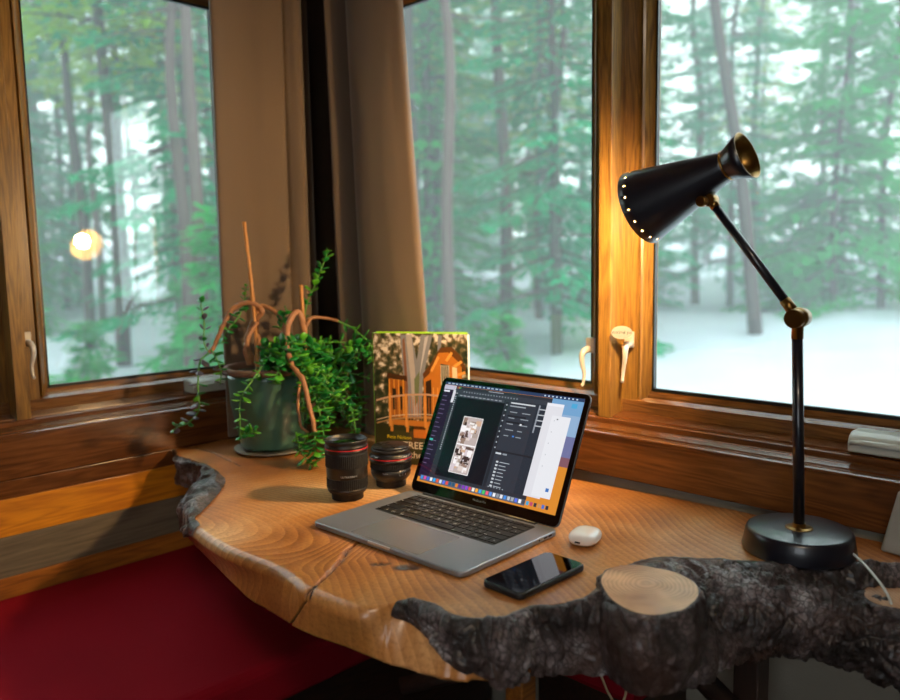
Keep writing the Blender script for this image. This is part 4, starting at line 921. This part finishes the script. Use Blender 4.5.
# ------------------------------------------------------------------ book
BW,BH,BT=.225,.300,.026
LIME=simple('lime_green_board',hexc('9ad021'),.5); PAPER=simple('page_edges',hexc('e8e2d0'),.9)
bk=empty('book',(-1.3600,1.1265,0),math.radians(26),label='green-edged hardback book with a treehouse photograph standing on the table',cat='book')
q=MB(); q.box((.0035,.0030,.003),(BW-.004,BT-.003,BH-.003),0); q.build('pages',PAPER,bk)
q=MB(); q.box((0,BT-.0028,.0002),(BW-.010,BT,BH+.001),0,bev=.0005,T=rot('Z',3.5)); q.build('back_cover',LIME,bk)
q=MB(); q.box((-.0030,-.0002,.0002),(.0002,BT,BH),0,bev=.0008); q.build('spine',simple('spine_green',hexc('78b83a'),.5),bk)
def cover_bg():
    m,nt=mat('cover_forest_print'); L=nt.links.new; o=N(nt,'ShaderNodeOutputMaterial'); p=N(nt,'ShaderNodeBsdfPrincipled'); tc=N(nt,'ShaderNodeTexCoord')
    n=N(nt,'ShaderNodeTexNoise'); n.inputs['Scale'].default_value=70; n.inputs['Detail'].default_value=6; L(tc.outputs['Object'],n.inputs['Vector'])
    sx=N(nt,'ShaderNodeSeparateXYZ'); L(tc.outputs['Object'],sx.inputs[0])
    mr=N(nt,'ShaderNodeMapRange'); mr.inputs['From Min'].default_value=.17; mr.inputs['From Max'].default_value=.29; mr.inputs['To Min'].default_value=0; mr.inputs['To Max'].default_value=.10; L(sx.outputs['Z'],mr.inputs['Value'])
    a=N(nt,'ShaderNodeMath',operation='ADD'); L(n.outputs['Fac'],a.inputs[0]); L(mr.outputs['Result'],a.inputs[1])
    r=N(nt,'ShaderNodeValToRGB'); L(a.outputs[0],r.inputs['Fac']); e=r.color_ramp.elements; e[0].position=.38; e[0].color=hexc('1c2a18'); e[1].position=.70; e[1].color=hexc('f0e4d4')
    x=r.color_ramp.elements.new(.5); x.color=hexc('384028'); x=r.color_ramp.elements.new(.60); x.color=hexc('7a6a4c')
    L(r.outputs['Color'],p.inputs['Base Color']); p.inputs['Roughness'].default_value=.3; p.inputs['Coat Weight'].default_value=.3; L(p.outputs[0],o.inputs['Surface']); return m
cm=[cover_bg()]; cidx={}
cv=MB(); cv.box((0,-.0030,.0002),(BW,0.0,BH),0,bev=.0006)
def cc(h):
    if h not in cidx: cidx[h]=len(cm); cm.append(simple('print_'+h,hexc(h),.3,coat=.3,var=.12,vscale=90))
    return cidx[h]
def cpoly(pts,h,lay=1):
    y=-.0031-.00005*lay; n=len(pts); cv.add([(u*BW,y,v*BH) for u,v in pts],[tuple(range(n))],cc(h))
def cstrip(p,q_,w,h,lay=1):
    a=Vector((p[0]*BW,p[1]*BH)); b=Vector((q_[0]*BW,q_[1]*BH)); d=(b-a).normalized(); n=Vector((-d.y,d.x))*w/2
    y=-.0031-.00005*lay; cv.add([(v.x,y,v.y) for v in (a+n,a-n,b-n,b+n)],[(0,1,2,3)],cc(h))
# lower dark slope
cpoly([(.0,.0),(1,.0),(1,.30),(.5,.27),(.0,.32)],'26301a',.5); cpoly([(.12,.02),(.5,.04),(.55,.25),(.2,.26)],'343a22',.7); cpoly([(.35,.12),(.5,.12),(.48,.26),(.38,.26)],'4c3a26',.8)
# eucalyptus like trunk
cpoly([(.30,.99),(.42,.99),(.47,.80),(.52,.99),(.64,.99),(.53,.66),(.51,.36),(.33,.36),(.33,.60)],'8d8f96',2)
cpoly([(.36,.99),(.42,.99),(.45,.72),(.47,.38),(.42,.38),(.40,.66)],'b9b0ac',2.2); cpoly([(.32,.95),(.345,.97),(.37,.6),(.355,.4),(.34,.6)],'8a5e44',2.4); cpoly([(.56,.97),(.60,.99),(.49,.66),(.48,.62)],'c4c2c8',2.4); cpoly([(.44,.66),(.50,.72),(.48,.5),(.44,.45)],'6f7c58',2.6); cpoly([(.70,.99),(.74,.99),(.72,.86),(.69,.86)],'8d8f96',2)
# houses
cpoly([(.16,.36),(.34,.36),(.34,.64),(.16,.66)],'a8601e',3); cpoly([(.14,.665),(.36,.64),(.36,.68),(.15,.70)],'4a2c12',3.2)
for k in range(4): cstrip((.17+k*.05,.36),(.17+k*.05,.65),.003,'e09a3c',3.4)
cpoly([(.20,.42),(.24,.42),(.24,.58),(.20,.585)],'2a2216',3.5); cpoly([(.28,.42),(.31,.42),(.31,.6),(.28,.6)],'2a2216',3.5)
cpoly([(.54,.36),(.94,.36),(.94,.80),(.88,.87),(.72,.88),(.60,.74),(.54,.70)],'c97a28',3)
cpoly([(.53,.70),(.60,.76),(.72,.90),(.84,.905),(.93,.84),(.985,.74),(.96,.73),(.90,.80),(.80,.865),(.70,.86),(.60,.70),(.54,.66)],'6a3e16',3.6)
for a_,b_2 in (((.62,.72),(.70,.83)),((.78,.80),(.84,.865)),((.86,.76),(.94,.80)),((.90,.70),(.975,.72))): cstrip(a_,b_2,.006,'f0a850',3.8)
cpoly([(.72,.60),(.81,.60),(.81,.77),(.72,.78)],'3c3a30',3.7); 
for k in range(5): cstrip((.725+k*.02,.62),(.725+k*.02,.77),.0016,'e8dcc0',3.9)
cpoly([(.84,.60),(.89,.60),(.89,.75),(.84,.76)],'e9d8b4',3.7); cpoly([(.56,.38),(.62,.38),(.62,.66),(.56,.64)],'3a2412',3.7); cpoly([(.72,.38),(.80,.38),(.80,.58),(.72,.58)],'2c2216',3.7)
for k in range(7): cstrip((.64+k*.045,.36),(.64+k*.045,.60),.0028,'e8a24a',3.75)
# platform and railing
cpoly([(.15,.305),(.98,.29),(.98,.335),(.15,.345)],'c47a2c',5); cpoly([(.42,.21),(.80,.205),(.80,.275),(.42,.28)],'c8752a',5); cpoly([(.42,.275),(.80,.27),(.80,.30),(.42,.30)],'5a3210',5)
rl=[(.02,.485),(.16,.515),(.34,.535),(.55,.545),(.78,.535),(.99,.515)]
for a_,b_2 in zip(rl,rl[1:]): cstrip(a_,b_2,.0045,'c9a48a',6); cstrip((a_[0],a_[1]-.175),(b_2[0],b_2[1]-.175),.003,'b08a60',6); cstrip((a_[0],a_[1]-.15),(b_2[0],b_2[1]-.15),.002,'d8c8b0',6)
for k in range(30):
    u=.17+k*.028; cstrip((u,.335),(u,.525),.0016,'b87434',5.6)
for u in (.17,.345,.55,.75): cstrip((u,.29),(u,.545),.006,'e09a48',6.2)
for u in (.17,.34,.55,.8): cpoly([(u,.25),(u+.03,.25),(u+.03,.33),(u,.33)],'d08a3a',5.5)
Tc=lambda u,v: Matrix(((1,0,0,u*BW),(0,0,-1,-.0036),(0,1,0,v*BH),(0,0,0,1)))
text_mb(cv,'Pete Nelson',Tc(.13,.195),.0120,cc('e8d820'),.00005)
text_mb(cv,'TREEHOUSES',Tc(.30,.125),.0225,cc('f0ece0'),.00005)
text_mb(cv,'of the World',Tc(.27,.052),.0225,cc('f0ece0'),.00005)
cv.build('front_cover',cm,bk)
# ------------------------------------------------------------------ potted plant
PC=Vector((-1.650,1.035,0))
GLAZE=simple('teal_glazed_clay',hexc('3f6a5c'),.35,coat=.35,var=.22,vscale=14,bump=.1,bscale=60); RIMC=simple('bare_clay_rim',hexc('7a5a48'),.6,var=.15,vscale=20); SOIL=simple('soil',hexc('241a12'),.95,bump=1,bscale=150)
STEMW=simple('woody_stem',hexc('9c6b47'),.6,var=.25,vscale=60,bump=.6,bscale=300); STEMG=simple('green_stem',hexc('4f8a34'),.5); STICK=simple('cane_stick',hexc('b57a3c'),.55,var=.2,vscale=40)
LEAF=simple('succulent_leaf',hexc('1d7a2c'),.28,coat=.35,var=.35,vscale=22,transl=.15); LEAFB=simple('fresh_leaf',hexc('58a82a'),.3,coat=.3,var=.3,vscale=25,transl=.2); LEAFP=simple('purple_tinged_leaf',hexc('45404a'),.4,var=.2,vscale=30)
pl=empty('potted_plant',PC,label='trailing jade-like succulent in a teal glazed pot with two cane sticks',cat='potted plant')
pinv=Matrix.Translation(-PC)
def pp(q,n,m,par=pl):
    o=q.build(n,m,None); o.parent=par; o.matrix_parent_inverse=pinv; return o
q=MB(); q.lathe([(.070,.0115),(.074,.013),(.078,.020),(.098,.120),(.1015,.185),(.1020,.197)],72,T=tr(*PC),mi=0,cap=True); q.lathe([(.1005,.196),(.1085,.197),(.1125,.2015),(.1125,.2095),(.1085,.2135),(.1015,.2125),(.0965,.205),(.0955,.18)],72,T=tr(*PC),mi=1,cap=False)
pp(q,'pot',[GLAZE,RIMC])
q=MB(); q.lathe([(.070,.0006),(.074,.0012),(.094,.0065),(.0955,.0095),(.0935,.0100),(.088,.0085),(.070,.0075),(.001,.0075)],64,T=tr(*PC)); pp(q,'saucer',simple('saucer_clay',hexc('8a8276'),.5,var=.1))
q=MB(); q.lathe([(.0962,.1860),(.05,.192),(.001,.194)],40,T=tr(*PC)); pp(q,'soil',SOIL)
for s_ in STAKES:
    q=MB(); P_=smooth_path(s_,24); q.tube(P_,[.0046-.0012*k/23*0+.0004*math.sin(k*2.1) for k in range(24)],10); pp(q,'cane_stick',STICK)
for r,pts in WOODY:
    q=MB(); P_=smooth_path(pts,14*len(pts)); n=len(P_); rr=r*.0021
    q.tube([p+Vector((noise.noise(p*60),noise.noise(p*60+Vector((5,0,0))),0))*.002 for p in P_],[rr*(1.15-.45*k/n)*(1+.14*noise.noise(P_[k]*110)) for k in range(n)],10); pp(q,'woody_stem',STEMW)
def leaf(q,base,d,up,L,W,T_,mi):
    d=d.normalized(); s=d.cross(up)
    if s.length<.1: s=d.cross(Vector((1,0,0)))
    s.normalize(); u=s.cross(d)
    prof=[(.0,.12,.3),(.12,.3,.7),(.35,.78,1.),(.6,1.,1.),(.82,.82,.75),(.95,.42,.4),(1.,.05,.08)]
    V=[];m=8; cup=.12
    for t,w,h in prof:
        for k in range(m):
            a=2*PI*k/m; V.append(base+d*(L*t)+s*(W*w*math.cos(a))+u*(T_*h*math.sin(a)+cup*L*t*t-.0*L))
    F=[(i*m+k,i*m+(k+1)%m,(i+1)*m+(k+1)%m,(i+1)*m+k) for i in range(len(prof)-1) for k in range(m)]
    q.add(V,F,mi,True)
rl_=random.Random(11)
def dress(q,qs,pts,nl,ll,r=.0022,col=None,start=.08):
    P_=smooth_path(pts,10*len(pts)); n=len(P_)
    qs.tube(P_,[r*(1.1-.5*k/n) for k in range(n)],7)
    ph0=rl_.uniform(0,3)
    for i in range(nl):
        f=start+(1-start)*(i+.5)/nl; k=int(f*(n-1)); p=P_[k]; t=(P_[min(k+1,n-1)]-P_[max(k-1,0)]).normalized()
        a=t.cross(Vector((.3,.2,1))).normalized(); b=t.cross(a)
        for sgn in (1,-1):
            ang=ph0+i*PI/2+rl_.uniform(-.4,.4); d=(a*math.cos(ang)+b*math.sin(ang))*sgn
            dd=d*1.+t*rl_.uniform(.2,.8)+Vector((0,0,rl_.uniform(-.1,.45)))
            L=ll*rl_.uniform(.75,1.4)*(1-.35*(f>.85)); mi=0 if rl_.random()<.68 else 1
            if col is not None and rl_.random()<.5: mi=col
            leaf(q,p+d*r*.6,dd,Vector((0,0,1)),L,L*rl_.uniform(.34,.52),L*.11,mi)
    return P_
for i,(pts,nl,ll) in enumerate(GREEN):
    qs=MB(); ql=MB(); dress(ql,qs,pts,nl,ll*.92,.0021,2 if i in (2,3,4) else None)
    so=pp(qs,'green_stem',STEMG); lo=ql.build('leaves',[LEAF,LEAFB,LEAFP],None); lo.parent=so
# crowded crown of short leafy shoots inside the rim and spilling to the right
ql=MB(); qs=MB()
for i in range(34):
    a=rl_.uniform(-.75,1.6); rr=rl_.uniform(.02,.10)
    b=PC+Vector((math.cos(a)*rr,math.sin(a)*rr,.195+rl_.uniform(0,.02)))
    out=Vector((math.cos(a),math.sin(a),0)); h=rl_.uniform(.02,.075); o_=rl_.uniform(.01,.06)
    if i%2: out=Vector((.55,-.45,0)).normalized()*1.0+out*.5; 
    pts=[tuple(b),tuple(b+out*o_*.5+Vector((0,0,h*.7))),tuple(b+out*o_+Vector((rl_.uniform(-.02,.02),rl_.uniform(-.02,.02),h)))]
    dress(ql,qs,pts,rl_.randint(3,5),rl_.uniform(.020,.032),.0018)
for i in range(26):   # shoots hanging over the right-hand front of the rim
    a=rl_.uniform(-.12,1.15); b=PC+Vector((math.cos(a)*.100,math.sin(a)*.100,.208)); out=Vector((math.cos(a),math.sin(a),0))
    dz=rl_.uniform(.02,.15); o_=rl_.uniform(.018,.05)
    if a<-.75: dz*=.45
    pts=[tuple(b),tuple(b+out*o_+Vector((0,0,.012))),tuple(b+out*(o_+.010)+Vector((0,0,-dz*.5))),tuple(b+out*(o_+.012)+Vector((rl_.uniform(-.02,.02),rl_.uniform(-.02,.02),-dz)))]
    dress(ql,qs,pts,rl_.randint(5,7),rl_.uniform(.018,.026),.0018)
for i in range(16):   # looser foliage behind, towards the book
    b=PC+Vector((.09,.05,.21)); e_=PC+Vector((rl_.uniform(.06,.20),rl_.uniform(.08,.20),rl_.uniform(.02,.25)))
    m_=(b+e_)/2+Vector((0,0,rl_.uniform(.0,.05)))
    dress(ql,qs,[tuple(b),tuple(m_),tuple(e_)],rl_.randint(6,9),rl_.uniform(.016,.026),.002)
so=pp(qs,'shoot',STEMG); lo=ql.build('crown_leaves',[LEAF,LEAFB,LEAFP],None); lo.parent=so; tag(lo,kind='stuff')
# ------------------------------------------------------------------ curtains
def curtain_mat(nm,h):
    m,nt=mat(nm); L=nt.links.new; o=N(nt,'ShaderNodeOutputMaterial'); p=N(nt,'ShaderNodeBsdfPrincipled'); tc=N(nt,'ShaderNodeTexCoord')
    p.inputs['Base Color'].default_value=hexc(h); p.inputs['Roughness'].default_value=.85; p.inputs['Sheen Weight'].default_value=.25; p.inputs['Sheen Roughness'].default_value=.5
    n=N(nt,'ShaderNodeTexNoise'); n.inputs['Scale'].default_value=500; L(tc.outputs['Object'],n.inputs['Vector'])
    b=N(nt,'ShaderNodeBump'); b.inputs['Strength'].default_value=.3; b.inputs['Distance'].default_value=.0006; L(n.outputs['Fac'],b.inputs['Height']); L(b.outputs['Normal'],p.inputs['Normal'])
    t=N(nt,'ShaderNodeBsdfTranslucent'); t.inputs['Color'].default_value=hexc(h); mx=N(nt,'ShaderNodeMixShader'); mx.inputs['Fac'].default_value=.01
    L(p.outputs[0],mx.inputs[1]); L(t.outputs[0],mx.inputs[2]); L(mx.outputs[0],o.inputs['Surface']); return m
CUR=curtain_mat('taupe_linen','6a594a')
def curtain(top,bot,label,zt=1.50,zb=.015):
    m=12*len(top); A=smooth_path([(x,y,0) for x,y in top],m); B=smooth_path([(x,y,0) for x,y in bot],m); nz=60; q=MB(); V=[]
    for j in range(nz+1):
        f=j/nz; z=zt+(zb-zt)*f; g=min(1,max(0,(1.15-z)/.85))
        for k in range(m):
            p=A[k].lerp(B[k],g); w=.005*noise.noise(Vector((k*.05,z*2.5,len(label))))+.0015*noise.noise(Vector((k*.11,z*7,1)))
            V.append((p.x+w*.7,p.y-w*.7,z))
    F=[(j*m+k,j*m+k+1,(j+1)*m+k+1,(j+1)*m+k) for j in range(nz) for k in range(m-1)]
    q.add(V,F,0,True); o=q.build('curtain',CUR); s=o.modifiers.new('s','SOLIDIFY'); s.thickness=.0025; s.offset=0
    return tag(o,label,'curtain')
curtain([(-1.822,1.016),(-1.800,1.010),(-1.796,1.04),(-1.797,1.10),(-1.785,1.145),(-1.770,1.185),(-1.783,1.198),(-1.812,1.200),(-1.812,1.212),(-1.79,1.222),(-1.772,1.240),(-1.787,1.262),(-1.82,1.27),(-1.828,1.31)],
        [(-1.822,1.010),(-1.800,1.000),(-1.790,1.03),(-1.788,1.09),(-1.775,1.13),(-1.760,1.170),(-1.775,1.186),(-1.808,1.19),(-1.805,1.205),(-1.785,1.216),(-1.762,1.230),(-1.78,1.255),(-1.815,1.265),(-1.825,1.31)],
        'left taupe curtain hanging beside the left window')
curtain([(-1.77,1.333),(-1.72,1.318),(-1.700,1.276),(-1.682,1.268),(-1.664,1.282),(-1.654,1.325),(-1.640,1.328),(-1.628,1.290),(-1.600,1.272),(-1.56,1.268),(-1.51,1.272),(-1.47,1.280),(-1.442,1.288),(-1.436,1.302),(-1.45,1.312)],
        [(-1.76,1.333),(-1.70,1.318),(-1.668,1.270),(-1.648,1.262),(-1.628,1.276),(-1.616,1.325),(-1.602,1.328),(-1.590,1.286),(-1.56,1.262),(-1.51,1.258),(-1.45,1.262),(-1.40,1.274),(-1.368,1.284),(-1.362,1.298),(-1.38,1.310)],
        'right taupe curtain with a broad flat panel beside the middle window')
# white fabric shade just inside the right edge of the picture
q=MB(); q.lathe([(.060,0),(.0605,0),(.042,.085),(.0415,.085)],48,T=tr(-.318,1.315,.022),cap=False); o=q.build('paper_cup_shade',simple('off_white_fabric',hexc('c9c6bc'),.8,transl=.2)); 
bpy.data.objects.remove(o)
q=MB(); q.prism(rrect(-.032,-.012,.032,.012,.008,5),0,.10,0,T=tr(-.314,1.296,.0012)@rot('Z',-8)@Matrix(((1,0,.22,0),(0,1,0,0),(0,0,1,0),(0,0,0,1))),bev=.004)
tag(q.build('fabric_pouch',simple('off_white_fabric',hexc('98968e'),.85,bump=.5,bscale=400)),'off-white fabric pouch standing against the apron at the right edge','pouch')
# ------------------------------------------------------------------ outside
GZ=-1.35
rt=random.Random(21)
SNOW=simple('snow',hexc('c2c8d0'),.8,bump=.6,bscale=3)
cam_p=Vector((0,0,.4596)); Fw=Vector((-.7035,.7107,0)); Rt=Vector((.7107,.7035,0))
def gz(x,y):
    d=math.hypot(x,y); return GZ+.28*noise.noise(Vector((x*.25,y*.25,0)))+.10*noise.noise(Vector((x*.9,y*.9,3)))+.055*max(0,d-14)+.0*d
G=MB(); n=150; V=[]
for i in range(n+1):
    for j in range(n+1):
        u=(i/n)**1.6*80+2.3; v=(j/n-.5)*2; v=math.copysign(abs(v)**1.3,v)*(6+u*1.05)
        p=Fw*u+Rt*v; V.append((p.x,p.y,gz(p.x,p.y)))
G.add(V,[(i*(n+1)+j,(i+1)*(n+1)+j,(i+1)*(n+1)+j+1,i*(n+1)+j+1) for i in range(n) for j in range(n)],0,True)
tag(G.build('snow_ground',SNOW),'snow-covered forest ground outside the windows','snow',kind='stuff')
q=MB(); q.box((-30,-20,GZ-.4),(10,RY0-.3,GZ-.38)); q.box((-30,RY0-.3,GZ-.4),(-2.2,-.5,GZ-.38)); tag(q.build('snow_ground',SNOW),'snow behind the cabin','snow',kind='stuff')
TRUNK=simple('conifer_bark',hexc('43352f'),.9,var=.3,vscale=5,bump=1,bscale=20); TRUNKP=simple('pale_bark',hexc('56453e'),.9,var=.2,vscale=4)
def needle_mat(nm,h):
    m,nt=mat(nm); L=nt.links.new; o=N(nt,'ShaderNodeOutputMaterial'); d=N(nt,'ShaderNodeBsdfDiffuse'); t=N(nt,'ShaderNodeBsdfTranslucent'); mx=N(nt,'ShaderNodeMixShader'); mx.inputs['Fac'].default_value=.45
    tc=N(nt,'ShaderNodeTexCoord'); n_=N(nt,'ShaderNodeTexNoise'); n_.inputs['Scale'].default_value=1.2; n_.inputs['Detail'].default_value=3; L(tc.outputs['Object'],n_.inputs['Vector'])
    r=N(nt,'ShaderNodeMapRange'); r.inputs['To Min'].default_value=.55; r.inputs['To Max'].default_value=1.5; L(n_.outputs['Fac'],r.inputs['Value'])
    hs=N(nt,'ShaderNodeHueSaturation'); hs.inputs['Color'].default_value=hexc(h); L(r.outputs['Result'],hs.inputs['Value'])
    L(hs.outputs['Color'],d.inputs['Color']); L(hs.outputs['Color'],t.inputs['Color'])
    L(d.outputs[0],mx.inputs[1]); L(t.outputs[0],mx.inputs[2]); L(mx.outputs[0],o.inputs['Surface']); return m
NEED=[needle_mat('blue_green_needles','1fa068'),needle_mat('mid_green_needles','2fa84e'),needle_mat('yellow_green_needles','8ab02e')]
def conifer(h,crown0,spread,dens,mi,nb,seed,bare=0):
    """returns trunk mesh builder, needles mesh builder; base at origin"""
    r=random.Random(seed); tq=MB(); nq=MB()
    bend=[Vector((r.uniform(-.06,.06)*k,r.uniform(-.06,.06)*k,h*k/6)) for k in range(7)]
    P_=smooth_path([tuple(b) for b in bend],26); tq.tube(P_,[max(.012,(.0065*h+.02)*(1-k/25)**.8) for k in range(26)],8)
    for i in range(nb):
        f=crown0+(1-crown0)*((i+r.random())/nb); z=h*f; k=min(24,int(f*25)); b=P_[k].lerp(P_[k+1],f*25-k)
        a=r.uniform(0,2*PI); L=spread*(1-f)**.75*r.uniform(.55,1.15)+.18; el=.25-.55*(1-f)+r.uniform(-.2,.2)
        d=Vector((math.cos(a)*math.cos(el),math.sin(a)*math.cos(el),math.sin(el)))
        tip=b+d*L+Vector((0,0,-.12*L*L*.4)); mid=b+d*L*.5
        tq.tube([b,mid,tip],[.016+.006*L,.010+.003*L,.004],4)
        if bare and r.random()<bare: continue
        sd=d.cross(Vector((0,0,1))).normalized(); m=int(.8*dens*L*r.uniform(.7,1.2))+3
        for j in range(m):
            t=r.uniform(.12,1.05); c=b.lerp(tip,t); w=L*.34*(1.05-t)+.08; off=sd*r.uniform(-w,w)+Vector((0,0,r.uniform(-.10,.05)))
            c=c+off; dr=(d*.8+sd*math.copysign(r.uniform(.2,1),off.dot(sd))+Vector((r.uniform(-.3,.3),r.uniform(-.3,.3),r.uniform(-.5,.15)))).normalized()
            l=r.uniform(.14,.36); wd=dr.cross(Vector((r.uniform(-.6,.6),r.uniform(-.6,.6),1))).normalized()*r.uniform(.025,.055)
            nq.add([c-wd,c+wd,c+dr*l+wd*.6,c+dr*l-wd*.6],[(0,1,2,3)])
    return tq,nq
specs=[('fir_tree',15,.08,2.6,42,0,150,0),('fir_tree',13,.05,2.2,44,1,150,0),('pine_tree',17,.30,2.4,34,2,110,.1),('pine_tree',18,.42,2.1,26,1,90,.3),('bare_tree',16,.35,1.9,0,0,60,1.),('young_fir',3.0,.04,1.1,60,1,60,0),('young_fir',2.0,.04,.9,60,1,46,0)]
protos=[]
for i,(nm,h,c0,sp,dn,mi,nb,br) in enumerate(specs):
    tq,nq=conifer(h,c0,sp,dn,mi,nb,100+i,br)
    te=tq.build('t%d'%i,TRUNKP if nm=='bare_tree' else TRUNK); tm=te.data; bpy.data.objects.remove(te)
    nm_=None
    if nq.v: ne=nq.build('n%d'%i,NEED[mi]); nm_=ne.data; bpy.data.objects.remove(ne)
    protos.append((nm,tm,nm_,h))
LABS={'fir_tree':['dense hazy green fir tree in the snowy forest','firs in the forest'],'pine_tree':['tall hazy pine tree with a bare lower trunk','pines in the forest'],
'bare_tree':['slender bare tree trunk in the snowy forest','bare trees in the forest'],'young_fir':['young green fir growing out of the snow','young firs in the snow']}
side_lab=lambda a: 'beside the left cabin wall' if a<-45 else 'seen through the left window' if a<-14 else ('seen through the middle window' if a<13.2 else 'seen through the right window')
def tree(pi,ang,dist,sc=1.,lean=0,leandir=0,label=None):
    nm,tm,nd,h=protos[pi]; a=math.radians(ang); p=(Fw*math.cos(a)+Rt*math.sin(a))*dist
    e=bpy.data.objects.new(nm,None); C.objects.link(e); e.location=(p.x,p.y,gz(p.x,p.y)-.05); e.rotation_euler=(0,0,rt.uniform(0,6.28)); e.scale=(sc,sc,sc)
    if lean:
        ax=Vector((math.cos(leandir),math.sin(leandir),0)); e.rotation_mode='QUATERNION'; e.rotation_quaternion=Matrix.Rotation(lean,3,ax).to_quaternion()
    e['label']=label or LABS[nm][0]+' '+side_lab(ang); e['category']='tree'; e['group']=LABS[nm][1]+' '+side_lab(ang)
    t=bpy.data.objects.new('trunk',tm); C.objects.link(t); t.parent=e
    if nd: f=bpy.data.objects.new('foliage',nd); C.objects.link(f); f.parent=e
# individually placed: the dark leaning trunk in the right window and other readable trunks
tree(3,21.6,17.5,1.15,.13,math.atan2(Fw.y,Fw.x)+PI,label='dark pine trunk leaning left in the right window, nearest beyond the snow')
for (pi,lo,hi,d0,d1,cnt,s0,s1) in TREES:
    k=0;tries=0
    while k<cnt and tries<4000:
        tries+=1
        a=rt.uniform(lo,hi); d=rt.uniform(d0,d1)
        if 15<a<33 and d<19 and pi!=4: continue
        tree(pi,a,d,rt.uniform(s0,s1)); k+=1
# mist
hz,nt=mat('forest_mist'); o=N(nt,'ShaderNodeOutputMaterial'); vs_=N(nt,'ShaderNodeVolumeScatter'); vs_.inputs['Color'].default_value=(.93,.97,1,1); vs_.inputs['Density'].default_value=FOG; vs_.inputs['Anisotropy'].default_value=0.0
nt.links.new(vs_.outputs[0],o.inputs['Volume'])
q=MB(); R3=Matrix((Fw,Rt,Vector((0,0,1)))).transposed().to_4x4()
q.box((3.2,-70,GZ-2),(75,70,22),0,T=R3); o=q.build('forest_mist',hz); tag(o,'pale winter mist hanging between the trees','mist',kind='stuff')
# ------------------------------------------------------------------ light
w=bpy.data.worlds.new('sky'); bpy.context.scene.world=w; w.use_nodes=True; nt=w.node_tree; bg=nt.nodes['Background']
bg.inputs['Color'].default_value=(.86,.94,1.0,1); bg.inputs['Strength'].default_value=SKY
def area(name,loc,direction,size,sy,power,col):
    l=bpy.data.lights.new(name,'AREA'); l.shape='RECTANGLE'; l.size=size; l.size_y=sy; l.energy=power; l.color=col
    o=bpy.data.objects.new(name,l); C.objects.link(o); o.location=loc; o.rotation_euler=Vector(direction).to_track_quat('-Z','Y').to_euler(); return o
area('room_fill_light',(.35,-.35,CZ-.04),(0,0,-1),.5,.5,FILLP,(1.0,.80,.60))  # added fill light without a fixture, out of view
# ------------------------------------------------------------------ camera
cam=bpy.data.cameras.new('camera'); co=bpy.data.objects.new('camera',cam); C.objects.link(co)
yaw,pit,rol=[math.radians(v) for v in (44.71201,6.55132,-.98356)]
fwd=Vector((-math.sin(yaw)*math.cos(pit),math.cos(yaw)*math.cos(pit),-math.sin(pit))); right=Vector((math.cos(yaw),math.sin(yaw),0)); up=right.cross(fwd)
r_=right*math.cos(rol)+up*math.sin(rol); u_=-right*math.sin(rol)+up*math.cos(rol)
M4=Matrix((r_,u_,-fwd)).transposed().to_4x4(); M4.translation=Vector((0,0,.45956)); co.matrix_world=M4
cam.sensor_width=36; cam.lens=776.047/900*36; cam.clip_start=.02; cam.clip_end=300
cam.dof.use_dof=True; cam.dof.focus_distance=1.36; cam.dof.aperture_fstop=2.8
sc=bpy.context.scene; sc.camera=co
sc.view_settings.view_transform='Standard'; sc.view_settings.look='None'; sc.view_settings.gamma=1; sc.view_settings.exposure=EXPO; sc.view_settings.use_curve_mapping=False
cy=sc.cycles; cy.max_bounces=10; cy.transparent_max_bounces=16; cy.volume_bounces=1; cy.use_denoising=True; cy.sample_clamp_indirect=8; cy.caustics_reflective=False; cy.caustics_refractive=False
